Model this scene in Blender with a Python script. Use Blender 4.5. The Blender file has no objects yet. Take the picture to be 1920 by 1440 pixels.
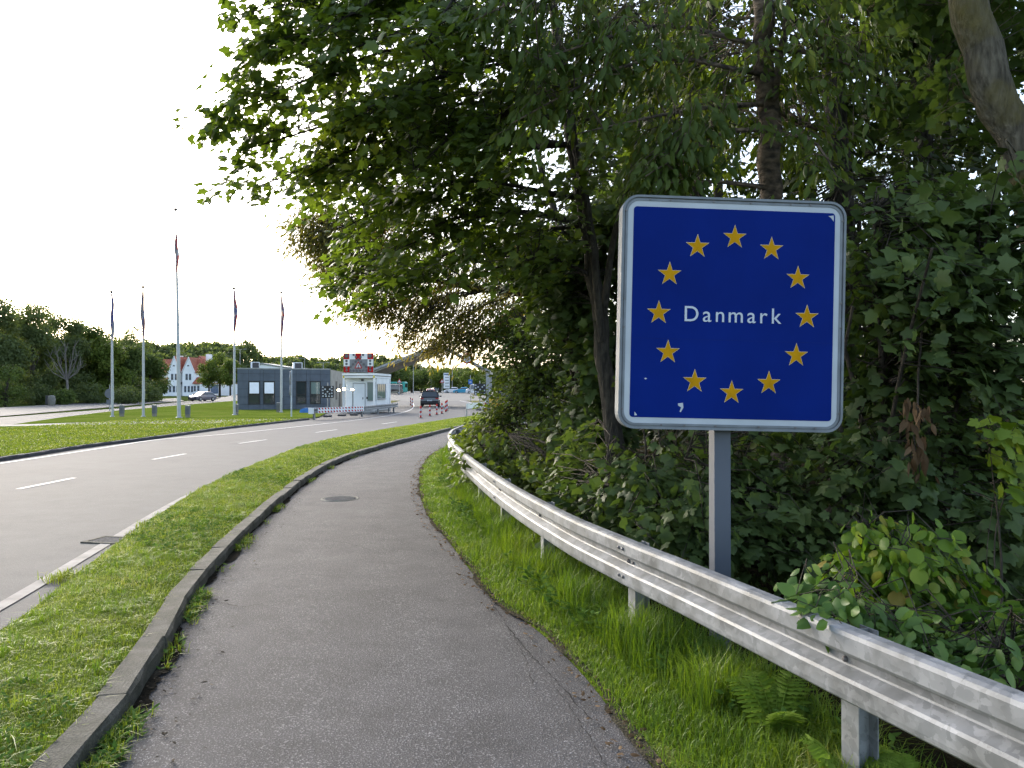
import bpy, bmesh, math
import numpy as np
from mathutils import Vector, Matrix

sc = bpy.context.scene
COL = sc.collection
R = math.radians
F, CX, HY, H = 1450.0, 960.0, 731.0, 1.75      # survey of the place: focal length in photo pixels, eye level, eye height

# ------------------------------------------------------------------ camera, sky, sun, exposure
cam = bpy.data.cameras.new('camera')
cam.sensor_width = 36; cam.lens = 36 * F / 1920
cam.clip_start = 0.05; cam.clip_end = 5000
camo = bpy.data.objects.new('camera', cam); COL.objects.link(camo)
camo.location = (0, 0, H); camo.rotation_euler = (R(90) + math.atan(11 / F), 0, 0)
sc.camera = camo

SUN_AZ, SUN_EL = R(-38), R(24)                 # azimuth from +Y towards +X
w = bpy.data.worlds.new('World'); sc.world = w; w.use_nodes = True
nt = w.node_tree; bg = nt.nodes['Background']
sky = nt.nodes.new('ShaderNodeTexSky'); sky.sky_type = 'NISHITA'
sky.sun_disc = False; sky.sun_elevation = SUN_EL; sky.sun_rotation = SUN_AZ
sky.air_density = 1.0; sky.dust_density = 2.5; sky.ozone_density = 1.0
hs = nt.nodes.new('ShaderNodeHueSaturation'); hs.inputs['Saturation'].default_value = 0.8
nt.links.new(sky.outputs[0], hs.inputs['Color']); nt.links.new(hs.outputs[0], bg.inputs[0])
bg.inputs[1].default_value = 0.15

sl = bpy.data.lights.new('sun', 'SUN'); sl.energy = 0.8; sl.angle = R(22); sl.color = (1.0, 0.95, 0.87)
so = bpy.data.objects.new('sun', sl); COL.objects.link(so)
sd = Vector((math.sin(SUN_AZ) * math.cos(SUN_EL), math.cos(SUN_AZ) * math.cos(SUN_EL), math.sin(SUN_EL)))
so.rotation_euler = sd.to_track_quat('Z', 'Y').to_euler()

sc.view_settings.view_transform = 'Standard'; sc.view_settings.look = 'None'
sc.view_settings.exposure = 1.75; sc.view_settings.gamma = 1.0
sc.view_settings.use_curve_mapping = False
sc.render.engine = 'CYCLES'
sc.cycles.max_bounces = 5; sc.cycles.diffuse_bounces = 3; sc.cycles.glossy_bounces = 2; sc.cycles.transmission_bounces = 4
sc.cycles.caustics_reflective = False; sc.cycles.caustics_refractive = False
sc.cycles.use_denoising = True; sc.cycles.denoising_prefilter = 'NONE'

# ------------------------------------------------------------------ helpers
def G(x, y, z=0.0):
    Y = (H - z) * F / (y - HY)
    return np.array(((x - CX) / F * Y, Y, z))
def P(x, y, Y):
    return np.array(((x - CX) / F * Y, Y, H - (y - HY) / F * Y))

def spline(pts, n=60):
    p = np.array(pts, float)
    if len(p) == 2:
        t = np.linspace(0, 1, n)[:, None]; return p[0] * (1 - t) + p[1] * t
    q = np.vstack([2 * p[0] - p[1], p, 2 * p[-1] - p[-2]])
    out = []
    segs = len(p) - 1
    for t in np.linspace(0, segs - 1e-6, n):
        i = int(t); u = t - i
        a, b, c, d = q[i], q[i + 1], q[i + 2], q[i + 3]
        out.append(0.5 * ((2 * b) + (c - a) * u + (2 * a - 5 * b + 4 * c - d) * u * u + (3 * b - a - 3 * c + d) * u ** 3))
    return np.array(out)

def resample(p, step=None, n=None):
    d = np.concatenate([[0], np.cumsum(np.linalg.norm(np.diff(p, axis=0), axis=1))])
    if n is None: n = max(2, int(round(d[-1] / step)) + 1)
    s = np.linspace(0, d[-1], n)
    return np.stack([np.interp(s, d, p[:, k]) for k in range(p.shape[1])], 1)

def raw_mesh(name, V, T):
    """fast triangle mesh from numpy arrays"""
    V = np.ascontiguousarray(V, np.float32); T = np.ascontiguousarray(T, np.int32)
    me = bpy.data.meshes.new(name)
    me.vertices.add(len(V)); me.vertices.foreach_set('co', V.ravel())
    me.loops.add(T.size); me.loops.foreach_set('vertex_index', T.ravel())
    me.polygons.add(len(T))
    me.polygons.foreach_set('loop_start', np.arange(0, T.size, 3, dtype=np.int32))
    me.polygons.foreach_set('loop_total', np.full(len(T), 3, np.int32))
    me.update(calc_edges=True)
    return me

class MB:
    """collects simple shapes; build() links them as one mesh object"""
    def __init__(s): s.v = []; s.f = []; s.mi = []; s.smooth = []
    def add(s, vs, fs, mi=0, smooth=False):
        o = len(s.v); s.v += [tuple(map(float, v)) for v in vs]
        for f in fs: s.f.append([o + i for i in f]); s.mi.append(mi); s.smooth.append(smooth)
        return s
    def box(s, c, d, rz=0, mi=0, bev=0.0):
        x, y, z = d[0] / 2, d[1] / 2, d[2] / 2
        ca, sa = math.cos(rz), math.sin(rz)
        if bev <= 0:
            vs = [(a * x, b * y, e * z) for e in (-1, 1) for b in (-1, 1) for a in (-1, 1)]
            fs = [(0, 2, 3, 1), (4, 5, 7, 6), (0, 1, 5, 4), (2, 6, 7, 3), (0, 4, 6, 2), (1, 3, 7, 5)]
        else:
            b = min(bev, x * .9, y * .9, z * .9)
            ring = lambda xx, yy, zz: [(-xx, -yy, zz), (xx, -yy, zz), (xx, yy, zz), (-xx, yy, zz)]
            vs = ring(x - b, y - b, -z) + ring(x, y, -z + b) + ring(x, y, z - b) + ring(x - b, y - b, z)
            fs = [(3, 2, 1, 0), (12, 13, 14, 15)]
            for k in range(3):
                for i in range(4):
                    j = (i + 1) % 4; fs.append((k * 4 + i, k * 4 + j, k * 4 + 4 + j, k * 4 + 4 + i))
        vs = [(c[0] + ca * v[0] - sa * v[1], c[1] + sa * v[0] + ca * v[1], c[2] + v[2]) for v in vs]
        return s.add(vs, fs, mi)
    def tube(s, pts, rad, sides=8, caps=True, mi=0, smooth=True):
        pts = np.array(pts, float); n = len(pts)
        rad = np.full(n, rad) if np.isscalar(rad) else np.array(rad, float)
        vs = []; up = None
        for i in range(n):
            t = pts[min(i + 1, n - 1)] - pts[max(i - 1, 0)]; t /= np.linalg.norm(t) + 1e-9
            if up is None: up = np.array((0, 0, 1.)) if abs(t[2]) < .9 else np.array((1., 0, 0))
            a = np.cross(t, up); a /= np.linalg.norm(a) + 1e-9; b = np.cross(a, t); up = b
            for k in range(sides):
                th = 2 * math.pi * k / sides
                vs.append(pts[i] + rad[i] * (math.cos(th) * a + math.sin(th) * b))
        fs = []
        for i in range(n - 1):
            for k in range(sides):
                j = (k + 1) % sides
                fs.append((i * sides + k, i * sides + j, (i + 1) * sides + j, (i + 1) * sides + k))
        s.add(vs, fs, mi, smooth)
        if caps:
            s.add(vs[:sides], [tuple(range(sides))[::-1]], mi); s.add(vs[-sides:], [tuple(range(sides))], mi)
        return s
    def prism(s, poly, axis, a, b, mi=0, smooth=False):
        """extrude a 2-D polygon along axis ('x','y','z') from a to b"""
        def mk(p, q):
            if axis == 'y': return (p[0], q, p[1])
            if axis == 'x': return (q, p[0], p[1])
            return (p[0], p[1], q)
        n = len(poly)
        s.add([mk(p, a) for p in poly] + [mk(p, b) for p in poly], [tuple(range(n))[::-1], tuple(range(n, 2 * n))], mi)
        return s.add([mk(p, a) for p in poly] + [mk(p, b) for p in poly], [(i, (i + 1) % n, n + (i + 1) % n, n + i) for i in range(n)], mi, smooth)
    def lathe(s, prof, c=(0, 0, 0), sides=16, mi=0, smooth=True):
        vs = []
        for r, z in prof:
            for k in range(sides):
                th = 2 * math.pi * k / sides; vs.append((c[0] + r * math.cos(th), c[1] + r * math.sin(th), c[2] + z))
        fs = []
        for i in range(len(prof) - 1):
            for k in range(sides):
                j = (k + 1) % sides; fs.append((i * sides + k, i * sides + j, (i + 1) * sides + j, (i + 1) * sides + k))
        return s.add(vs, fs, mi, smooth)
    def mesh(s, name, mats):
        me = bpy.data.meshes.new(name); me.from_pydata(s.v, [], s.f)
        for m in (mats if isinstance(mats, (list, tuple)) else [mats]): me.materials.append(m)
        me.polygons.foreach_set('material_index', s.mi); me.polygons.foreach_set('use_smooth', s.smooth)
        bm = bmesh.new(); bm.from_mesh(me); bmesh.ops.recalc_face_normals(bm, faces=bm.faces); bm.to_mesh(me); bm.free()
        return me
    def build(s, name, mats, parent=None, kind=None, world=False):
        if world and parent is not None:
            o = np.array(parent.location); s.v = [tuple(np.array(v) - o) for v in s.v]
        return link(name, s.mesh(name, mats), parent, kind)

def link(name, me, parent=None, kind=None):
    o = bpy.data.objects.new(name, me); COL.objects.link(o)
    if parent is not None: o.parent = parent
    if kind: o['kind'] = kind
    return o
def tag(o, label, cat, group=None, kind=None):
    o['label'] = label; o['category'] = cat
    if group: o['group'] = group
    if kind: o['kind'] = kind
    return o
def thing(name, label, cat, loc=(0, 0, 0), rz=0, group=None):
    o = bpy.data.objects.new(name, None); COL.objects.link(o); o.empty_display_size = .2
    o.location = tuple(map(float, loc)); o.rotation_euler = (0, 0, rz)
    return tag(o, label, cat, group)
def copy_tree(o, parent=None):
    c = o.copy(); COL.objects.link(c); c.parent = parent
    for ch in list(o.children): copy_tree(ch, c)
    return c

# ------------------------------------------------------------------ materials
def new_mat(name):
    m = bpy.data.materials.new(name); m.use_nodes = True
    return m, m.node_tree.nodes, m.node_tree.links, m.node_tree.nodes['Principled BSDF']
def ramp(N, stops):
    r = N.new('ShaderNodeValToRGB'); e = r.color_ramp.elements
    while len(e) < len(stops): e.new(.5)
    for k, (p, c) in enumerate(stops): e[k].position = p; e[k].color = (*c, 1)
    return r
def plain(name, c, rough=.6, metal=0.0, var=.12, scale=3.0, bump=0.0, bscale=40, spec=.5, coat=0.0):
    m, N, L, b = new_mat(name)
    tc = N.new('ShaderNodeTexCoord')
    n = N.new('ShaderNodeTexNoise'); n.inputs['Scale'].default_value = scale; n.inputs['Detail'].default_value = 6
    L.new(tc.outputs['Object'], n.inputs['Vector'])
    lo = [x * (1 - var * 1.6) for x in c]; hi = [min(1, x * (1 + var * 1.6)) for x in c]
    r = ramp(N, [(.3, lo), (.7, hi)]); L.new(n.outputs['Fac'], r.inputs[0]); L.new(r.outputs[0], b.inputs['Base Color'])
    b.inputs['Roughness'].default_value = rough; b.inputs['Metallic'].default_value = metal
    b.inputs['Specular IOR Level'].default_value = spec; b.inputs['Coat Weight'].default_value = coat
    if bump:
        n2 = N.new('ShaderNodeTexNoise'); n2.inputs['Scale'].default_value = bscale; n2.inputs['Detail'].default_value = 5
        L.new(tc.outputs['Object'], n2.inputs['Vector'])
        bp = N.new('ShaderNodeBump'); bp.inputs['Strength'].default_value = bump; bp.inputs['Distance'].default_value = .02
        L.new(n2.outputs['Fac'], bp.inputs['Height']); L.new(bp.outputs[0], b.inputs['Normal'])
    return m
def emit(name, c, s):
    m, N, L, b = new_mat(name)
    b.inputs['Base Color'].default_value = (*c, 1); b.inputs['Emission Color'].default_value = (*c, 1); b.inputs['Emission Strength'].default_value = s
    return m
def asphalt(name, dark, light, speck, sscale=230, bump=.5, stain=.35, worm=None):
    m, N, L, b = new_mat(name)
    tc = N.new('ShaderNodeTexCoord')
    n1 = N.new('ShaderNodeTexNoise'); n1.inputs['Scale'].default_value = .35; n1.inputs['Detail'].default_value = 8; n1.inputs['Roughness'].default_value = .6
    n2 = N.new('ShaderNodeTexNoise'); n2.inputs['Scale'].default_value = sscale; n2.inputs['Detail'].default_value = 2
    v = N.new('ShaderNodeTexVoronoi'); v.inputs['Scale'].default_value = sscale * .55
    for q in (n1, n2, v): L.new(tc.outputs['Object'], q.inputs['Vector'])
    r1 = ramp(N, [(.3, dark), (.72, light)]); L.new(n1.outputs['Fac'], r1.inputs[0])
    r2 = ramp(N, [(.56, (0, 0, 0)), (.72, (1, 1, 1))]); L.new(n2.outputs['Fac'], r2.inputs[0])
    mx = N.new('ShaderNodeMix'); mx.data_type = 'RGBA'; L.new(r1.outputs[0], mx.inputs[6]); mx.inputs[7].default_value = (*speck, 1)
    mu = N.new('ShaderNodeMath'); mu.operation = 'MULTIPLY'; mu.inputs[1].default_value = .75; L.new(r2.outputs[0], mu.inputs[0]); L.new(mu.outputs[0], mx.inputs[0])
    r3 = ramp(N, [(.0, (.5, .5, .5)), (.35, (1, 1, 1))]); L.new(v.outputs['Distance'], r3.inputs[0])
    mm = N.new('ShaderNodeMix'); mm.data_type = 'RGBA'; mm.blend_type = 'MULTIPLY'; mm.inputs[0].default_value = .85
    L.new(mx.outputs[2], mm.inputs[6]); L.new(r3.outputs[0], mm.inputs[7])
    n4 = N.new('ShaderNodeTexNoise'); n4.inputs['Scale'].default_value = 2.2; n4.inputs['Detail'].default_value = 9; n4.inputs['Roughness'].default_value = .7
    L.new(tc.outputs['Object'], n4.inputs['Vector'])
    r4 = ramp(N, [(.35, (1 - stain,) * 3), (.6, (1, 1, 1))]); L.new(n4.outputs['Fac'], r4.inputs[0])
    m3 = N.new('ShaderNodeMix'); m3.data_type = 'RGBA'; m3.blend_type = 'MULTIPLY'; m3.inputs[0].default_value = .8
    L.new(mm.outputs[2], m3.inputs[6]); L.new(r4.outputs[0], m3.inputs[7]); L.new(m3.outputs[2], b.inputs['Base Color'])
    bp = N.new('ShaderNodeBump'); bp.inputs['Strength'].default_value = bump; bp.inputs['Distance'].default_value = .006
    L.new(n2.outputs['Fac'], bp.inputs['Height']); L.new(bp.outputs[0], b.inputs['Normal'])
    b.inputs['Roughness'].default_value = .85; b.inputs['Specular IOR Level'].default_value = .35
    return m
def lawn(name, stops, scale=.8, fine=60):
    m, N, L, b = new_mat(name)
    tc = N.new('ShaderNodeTexCoord')
    n1 = N.new('ShaderNodeTexNoise'); n1.inputs['Scale'].default_value = scale; n1.inputs['Detail'].default_value = 8
    n2 = N.new('ShaderNodeTexNoise'); n2.inputs['Scale'].default_value = fine; n2.inputs['Detail'].default_value = 4
    for q in (n1, n2): L.new(tc.outputs['Object'], q.inputs['Vector'])
    r = ramp(N, stops); L.new(n1.outputs['Fac'], r.inputs[0])
    r2 = ramp(N, [(.3, (.55, .55, .55)), (.7, (1.2, 1.2, 1.1))]); L.new(n2.outputs['Fac'], r2.inputs[0])
    mm = N.new('ShaderNodeMix'); mm.data_type = 'RGBA'; mm.blend_type = 'MULTIPLY'; mm.inputs[0].default_value = 1
    L.new(r.outputs[0], mm.inputs[6]); L.new(r2.outputs[0], mm.inputs[7]); L.new(mm.outputs[2], b.inputs['Base Color'])
    bp = N.new('ShaderNodeBump'); bp.inputs['Strength'].default_value = .7; bp.inputs['Distance'].default_value = .05
    L.new(n2.outputs['Fac'], bp.inputs['Height']); L.new(bp.outputs[0], b.inputs['Normal'])
    b.inputs['Roughness'].default_value = 1.0; b.inputs['Specular IOR Level'].default_value = 0.0
    return m
def leaf_mat(name, stops, trans=.35, tcol=(1.5, 1.5, .6), rough=.6, patch=None, spec=.22):
    """colour differs from leaf to leaf; light passes through the blade"""
    m, N, L, b = new_mat(name)
    g = N.new('ShaderNodeNewGeometry'); oi = N.new('ShaderNodeObjectInfo')
    a = N.new('ShaderNodeMath'); a.operation = 'ADD'; L.new(g.outputs['Random Per Island'], a.inputs[0]); L.new(oi.outputs['Random'], a.inputs[1])
    fr = N.new('ShaderNodeMath'); fr.operation = 'FRACT'; L.new(a.outputs[0], fr.inputs[0])
    src = fr
    if patch:
        tc = N.new('ShaderNodeTexCoord'); n = N.new('ShaderNodeTexNoise'); n.inputs['Scale'].default_value = patch; n.inputs['Detail'].default_value = 3
        L.new(tc.outputs['Object'], n.inputs['Vector'])
        mr = N.new('ShaderNodeMapRange'); mr.inputs[1].default_value = .3; mr.inputs[2].default_value = .7; L.new(n.outputs['Fac'], mr.inputs[0])
        mix = N.new('ShaderNodeMix'); mix.inputs[0].default_value = .6; L.new(fr.outputs[0], mix.inputs[2]); L.new(mr.outputs[0], mix.inputs[3]); src = mix
    r = ramp(N, stops); L.new(src.outputs[0], r.inputs[0]); L.new(r.outputs[0], b.inputs['Base Color'])
    b.inputs['Roughness'].default_value = rough; b.inputs['Specular IOR Level'].default_value = spec
    mm = N.new('ShaderNodeMix'); mm.data_type = 'RGBA'; mm.blend_type = 'MULTIPLY'; mm.inputs[0].default_value = 1; mm.clamp_result = False
    L.new(r.outputs[0], mm.inputs[6]); mm.inputs[7].default_value = (*tcol, 1)
    t = N.new('ShaderNodeBsdfTranslucent'); L.new(mm.outputs[2], t.inputs[0])
    ms = N.new('ShaderNodeMixShader'); ms.inputs[0].default_value = trans
    L.new(b.outputs[0], ms.inputs[1]); L.new(t.outputs[0], ms.inputs[2]); L.new(ms.outputs[0], N['Material Output'].inputs[0])
    return m
def bark(name, c1, c2, banded=False, moss=None):
    m, N, L, b = new_mat(name)
    tc = N.new('ShaderNodeTexCoord'); mp = N.new('ShaderNodeMapping'); L.new(tc.outputs['Object'], mp.inputs[0])
    mp.inputs['Scale'].default_value = (7, 7, 13) if banded else (22, 22, 5)
    n = N.new('ShaderNodeTexNoise'); n.inputs['Scale'].default_value = 1.3; n.inputs['Detail'].default_value = 8; L.new(mp.outputs[0], n.inputs['Vector'])
    r = ramp(N, [(.35, c1), (.68, c2)]); L.new(n.outputs['Fac'], r.inputs[0])
    out = r.outputs[0]
    if moss:
        n3 = N.new('ShaderNodeTexNoise'); n3.inputs['Scale'].default_value = 2.2; n3.inputs['Detail'].default_value = 5; L.new(tc.outputs['Object'], n3.inputs['Vector'])
        r3 = ramp(N, [(.45, (0, 0, 0)), (.62, (1, 1, 1))]); L.new(n3.outputs['Fac'], r3.inputs[0])
        mx = N.new('ShaderNodeMix'); mx.data_type = 'RGBA'; L.new(r3.outputs[0], mx.inputs[0]); L.new(out, mx.inputs[6]); mx.inputs[7].default_value = (*moss, 1); out = mx.outputs[2]
    L.new(out, b.inputs['Base Color']); b.inputs['Roughness'].default_value = .9
    bp = N.new('ShaderNodeBump'); bp.inputs['Strength'].default_value = 1.0; bp.inputs['Distance'].default_value = .05
    L.new(n.outputs['Fac'], bp.inputs['Height']); L.new(bp.outputs[0], b.inputs['Normal'])
    return m
def galv(name):
    m, N, L, b = new_mat(name)
    tc = N.new('ShaderNodeTexCoord')
    v = N.new('ShaderNodeTexVoronoi'); v.inputs['Scale'].default_value = 30
    n = N.new('ShaderNodeTexNoise'); n.inputs['Scale'].default_value = 5; n.inputs['Detail'].default_value = 8
    nw = N.new('ShaderNodeTexNoise'); nw.inputs['Scale'].default_value = 14; nw.inputs['Detail'].default_value = 4
    L.new(tc.outputs['Object'], n.inputs['Vector']); L.new(tc.outputs['Object'], nw.inputs['Vector'])
    ad = N.new('ShaderNodeMix'); ad.data_type = 'RGBA'; ad.inputs[0].default_value = .12; L.new(tc.outputs['Object'], ad.inputs[6]); L.new(nw.outputs['Color'], ad.inputs[7]); L.new(ad.outputs[2], v.inputs['Vector'])
    r = ramp(N, [(0, (.20, .21, .22)), (1, (.33, .34, .355))]); L.new(v.outputs['Color'], r.inputs[0])
    r2 = ramp(N, [(.36, (.66, .655, .63)), (.58, (1, 1, 1))]); L.new(n.outputs['Fac'], r2.inputs[0])
    mm = N.new('ShaderNodeMix'); mm.data_type = 'RGBA'; mm.blend_type = 'MULTIPLY'; mm.inputs[0].default_value = 1; L.new(r.outputs[0], mm.inputs[6]); L.new(r2.outputs[0], mm.inputs[7])
    L.new(mm.outputs[2], b.inputs['Base Color']); b.inputs['Metallic'].default_value = .25; b.inputs['Specular IOR Level'].default_value = .3
    rr = N.new('ShaderNodeMapRange'); rr.inputs[3].default_value = .45; rr.inputs[4].default_value = .65; L.new(v.outputs['Color'], rr.inputs[0]); L.new(rr.outputs[0], b.inputs['Roughness'])
    return m

M_PATH = asphalt('path_asphalt', (.054, .052, .055), (.088, .085, .088), (.40, .39, .40), 105, 1.4, .40)
M_ROAD = asphalt('road_asphalt', (.057, .059, .064), (.077, .0795, .086), (.12, .122, .13), 110, .4, .22)
M_PATCH = asphalt('patch_asphalt', (.075, .075, .08), (.09, .09, .095), (.14, .14, .14), 170, .3, .15)
M_ROAD2 = asphalt('pavement_asphalt', (.10, .10, .10), (.125, .125, .122), (.17, .17, .16), 170, .3, .15)
M_CONC = plain('concrete_slab', (.19, .185, .16), .9, var=.2, scale=2, bump=.3)
M_PAINT = plain('road_paint', (.45, .45, .45), .7, var=.12, scale=6)
M_PAINTW = plain('worn_road_paint', (.14, .14, .145), .8, var=.22, scale=5)
def kerb_mat(name, c1, c2, c3):
    m, N, L, b = new_mat(name)
    tc = N.new('ShaderNodeTexCoord'); oi = N.new('ShaderNodeObjectInfo')
    ad = N.new('ShaderNodeVectorMath'); ad.operation = 'ADD'; L.new(tc.outputs['Object'], ad.inputs[0])
    cx = N.new('ShaderNodeCombineXYZ'); mu = N.new('ShaderNodeMath'); mu.operation = 'MULTIPLY'; mu.inputs[1].default_value = 50; L.new(oi.outputs['Random'], mu.inputs[0]); L.new(mu.outputs[0], cx.inputs[0]); L.new(cx.outputs[0], ad.inputs[1])
    n = N.new('ShaderNodeTexNoise'); n.inputs['Scale'].default_value = 5; n.inputs['Detail'].default_value = 10; n.inputs['Roughness'].default_value = .65; L.new(ad.outputs[0], n.inputs['Vector'])
    n2 = N.new('ShaderNodeTexNoise'); n2.inputs['Scale'].default_value = 90; n2.inputs['Detail'].default_value = 3; L.new(ad.outputs[0], n2.inputs['Vector'])
    r = ramp(N, [(.3, c1), (.5, c2), (.72, c3)]); L.new(n.outputs['Fac'], r.inputs[0])
    r2 = ramp(N, [(.35, (.65, .65, .65)), (.65, (1.25, 1.25, 1.25))]); L.new(n2.outputs['Fac'], r2.inputs[0])
    mm = N.new('ShaderNodeMix'); mm.data_type = 'RGBA'; mm.blend_type = 'MULTIPLY'; mm.inputs[0].default_value = 1; L.new(r.outputs[0], mm.inputs[6]); L.new(r2.outputs[0], mm.inputs[7]); L.new(mm.outputs[2], b.inputs['Base Color'])
    bp = N.new('ShaderNodeBump'); bp.inputs['Strength'].default_value = .6; bp.inputs['Distance'].default_value = .012; L.new(n2.outputs['Fac'], bp.inputs['Height']); L.new(bp.outputs[0], b.inputs['Normal'])
    b.inputs['Roughness'].default_value = .92
    return m
M_KERB = kerb_mat('mossy_kerb_concrete', (.026, .030, .016), (.068, .066, .052), (.125, .12, .105))
M_KERBD = kerb_mat('dark_kerb_concrete', (.03, .03, .034), (.05, .05, .055), (.085, .085, .088))
M_GROUND = lawn('rough_grass_ground', [(.3, (.035, .05, .018)), (.55, (.06, .085, .025)), (.75, (.10, .11, .05))], .15, 8)
M_LAWN = lawn('mown_lawn', [(.3, (.10, .145, .02)), (.5, (.125, .17, .028)), (.7, (.165, .19, .045))], .35, 25)
M_TURF = lawn('turf_soil', [(.3, (.08, .12, .02)), (.55, (.13, .18, .03)), (.75, (.19, .19, .07))], 1.5, 70)
M_DRYVERGE = lawn('dry_verge', [(.3, (.12, .12, .05)), (.55, (.2, .19, .09)), (.75, (.28, .25, .15))], .2, 10)
M_SOIL = lawn('woodland_floor', [(.3, (.012, .011, .008)), (.55, (.025, .022, .014)), (.75, (.05, .04, .025))], 1.2, 40)
M_GALV = galv('galvanised_steel')
M_STEEL = plain('dull_steel', (.32, .33, .34), .5, .4)
M_IRON = plain('cast_iron', (.16, .155, .15), .95, spec=.1, var=.2, scale=20)
M_BOLT = plain('bolt_steel', (.16, .15, .15), .5, .5)
M_POST = plain('painted_post', (.085, .10, .13), .55, var=.08, scale=2)
M_RIM = plain('sign_rim', (.17, .19, .21), .6, var=.14, scale=7)
M_SIGNW = plain('sign_white', (.46, .50, .54), .55, var=.06, spec=.2)
M_BLUE = plain('sign_blue', (.0014, .016, .165), .6, var=.10, scale=1.6, spec=.06)
M_BLUESEAM = plain('sign_seam_blue', (.003, .017, .155), .6, var=.05, spec=.08)
M_STAR = plain('star_yellow', (.50, .25, .003), .6, spec=.08, var=.10, scale=9)
M_STARE = plain('star_edge', (.62, .52, .32), .4)
M_LETTER = plain('letter_white', (.55, .60, .66), .5, var=.05, spec=.2)
M_WHITE = plain('white_paint', (.74, .77, .79), .5, var=.05, scale=1.2)
M_POLE = plain('flagpole_paint', (.40, .42, .44), .5, var=.06)
M_WHITEWALL = plain('limewashed_wall', (.80, .82, .85), .85, var=.05, scale=.6)
M_GREYMET = plain('grey_metal', (.30, .31, .32), .5, .3)
M_CABINET = plain('cabinet_grey', (.13, .14, .155), .6, spec=.2)
M_DARKMET = plain('dark_metal', (.05, .05, .055), .5, .2)
M_BLACK = plain('matt_black', (.015, .015, .017), .6)
M_RED = plain('signal_red', (.42, .012, .012), .6, var=.06, spec=.15)
M_PANEL = plain('slate_panel', (.075, .094, .125), .6, var=.10, scale=1.5)
M_PANELB = plain('panel_backing', (.02, .022, .028), .7)
M_BEIGE = plain('beige_boards', (.32, .30, .26), .7, var=.12, scale=2)
M_BLIND = plain('white_blind', (.78, .80, .84), .6, var=.03)
def glass(name, c=(.03, .04, .045)):
    m, N, L, b = new_mat(name); b.inputs['Base Color'].default_value = (*c, 1); b.inputs['Roughness'].default_value = .05
    b.inputs['Specular IOR Level'].default_value = .8; b.inputs['Coat Weight'].default_value = .5; b.inputs['Coat Roughness'].default_value = .03
    return m
M_GLASS = glass('dark_glass'); M_GLASS2 = glass('grey_green_glass', (.16, .22, .21))
M_TILE = plain('red_roof_tile', (.30, .085, .045), .8, var=.25, scale=2.5, bump=.4, bscale=12)
M_BLUEP = plain('blue_door_paint', (.10, .15, .24), .5)
M_CANOPY = plain('canopy_board', (.33, .31, .26), .7, var=.15, scale=1)
M_TYRE = plain('tyre_rubber', (.02, .02, .02), .8)
M_LAMPON = emit('lit_lamp', (1.0, .83, .5), 30)

# ------------------------------------------------------------------ leaves
def tmpl(outline, center, lift=0.0):
    o = np.array(outline, float); k = len(o)
    V = np.vstack([[center[0], center[1], lift], np.column_stack([o[:, 0], o[:, 1], -.18 * np.abs(o[:, 0]) - .10 * o[:, 1] ** 2])])
    T = np.array([(0, 1 + i, 1 + (i + 1) % k) for i in range(k)]); return V, T
def sym(right):
    right = list(right); return right + [(-x, y) for x, y in right[::-1] if abs(x) > 1e-6]
MAPLE = tmpl(sym([(0, .04), (.22, -.10), (.42, .02), (.36, .18), (.62, .44), (.33, .54), (.16, .86), (0, 1.0)]), (0, .3), .03)
MAPLE_HI = tmpl(sym([(0, .05), (.14, -.08), (.30, -.10), (.44, .02), (.36, .09), (.36, .18), (.52, .24), (.64, .42), (.56, .52), (.42, .52), (.33, .53), (.32, .68), (.20, .82), (.12, .90), (0, 1.02)]), (0, .26), .03)
OVAL = tmpl(sym([(0, 0), (.26, .22), (.30, .52), (.16, .82), (0, 1)]), (0, .45), .04)
ROUND = tmpl(sym([(0, .02), (.2, .0), (.40, .22), (.47, .50), (.34, .80), (.12, .92), (0, 1.04)]), (0, .45), .05)
LANCE = tmpl(sym([(0, 0), (.10, .35), (.085, .65), (0, 1)]), (0, .5), .02)
CHERRY = tmpl(sym([(0, 0), (.17, .28), (.19, .55), (.09, .85), (0, 1.05)]), (0, .5), .04)
CARD = (np.array([(0, 0, 0), (.36, .45, -.06), (0, 1, -.05), (-.36, .5, -.06)], float), np.array([(0, 1, 2), (0, 2, 3)]))

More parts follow.
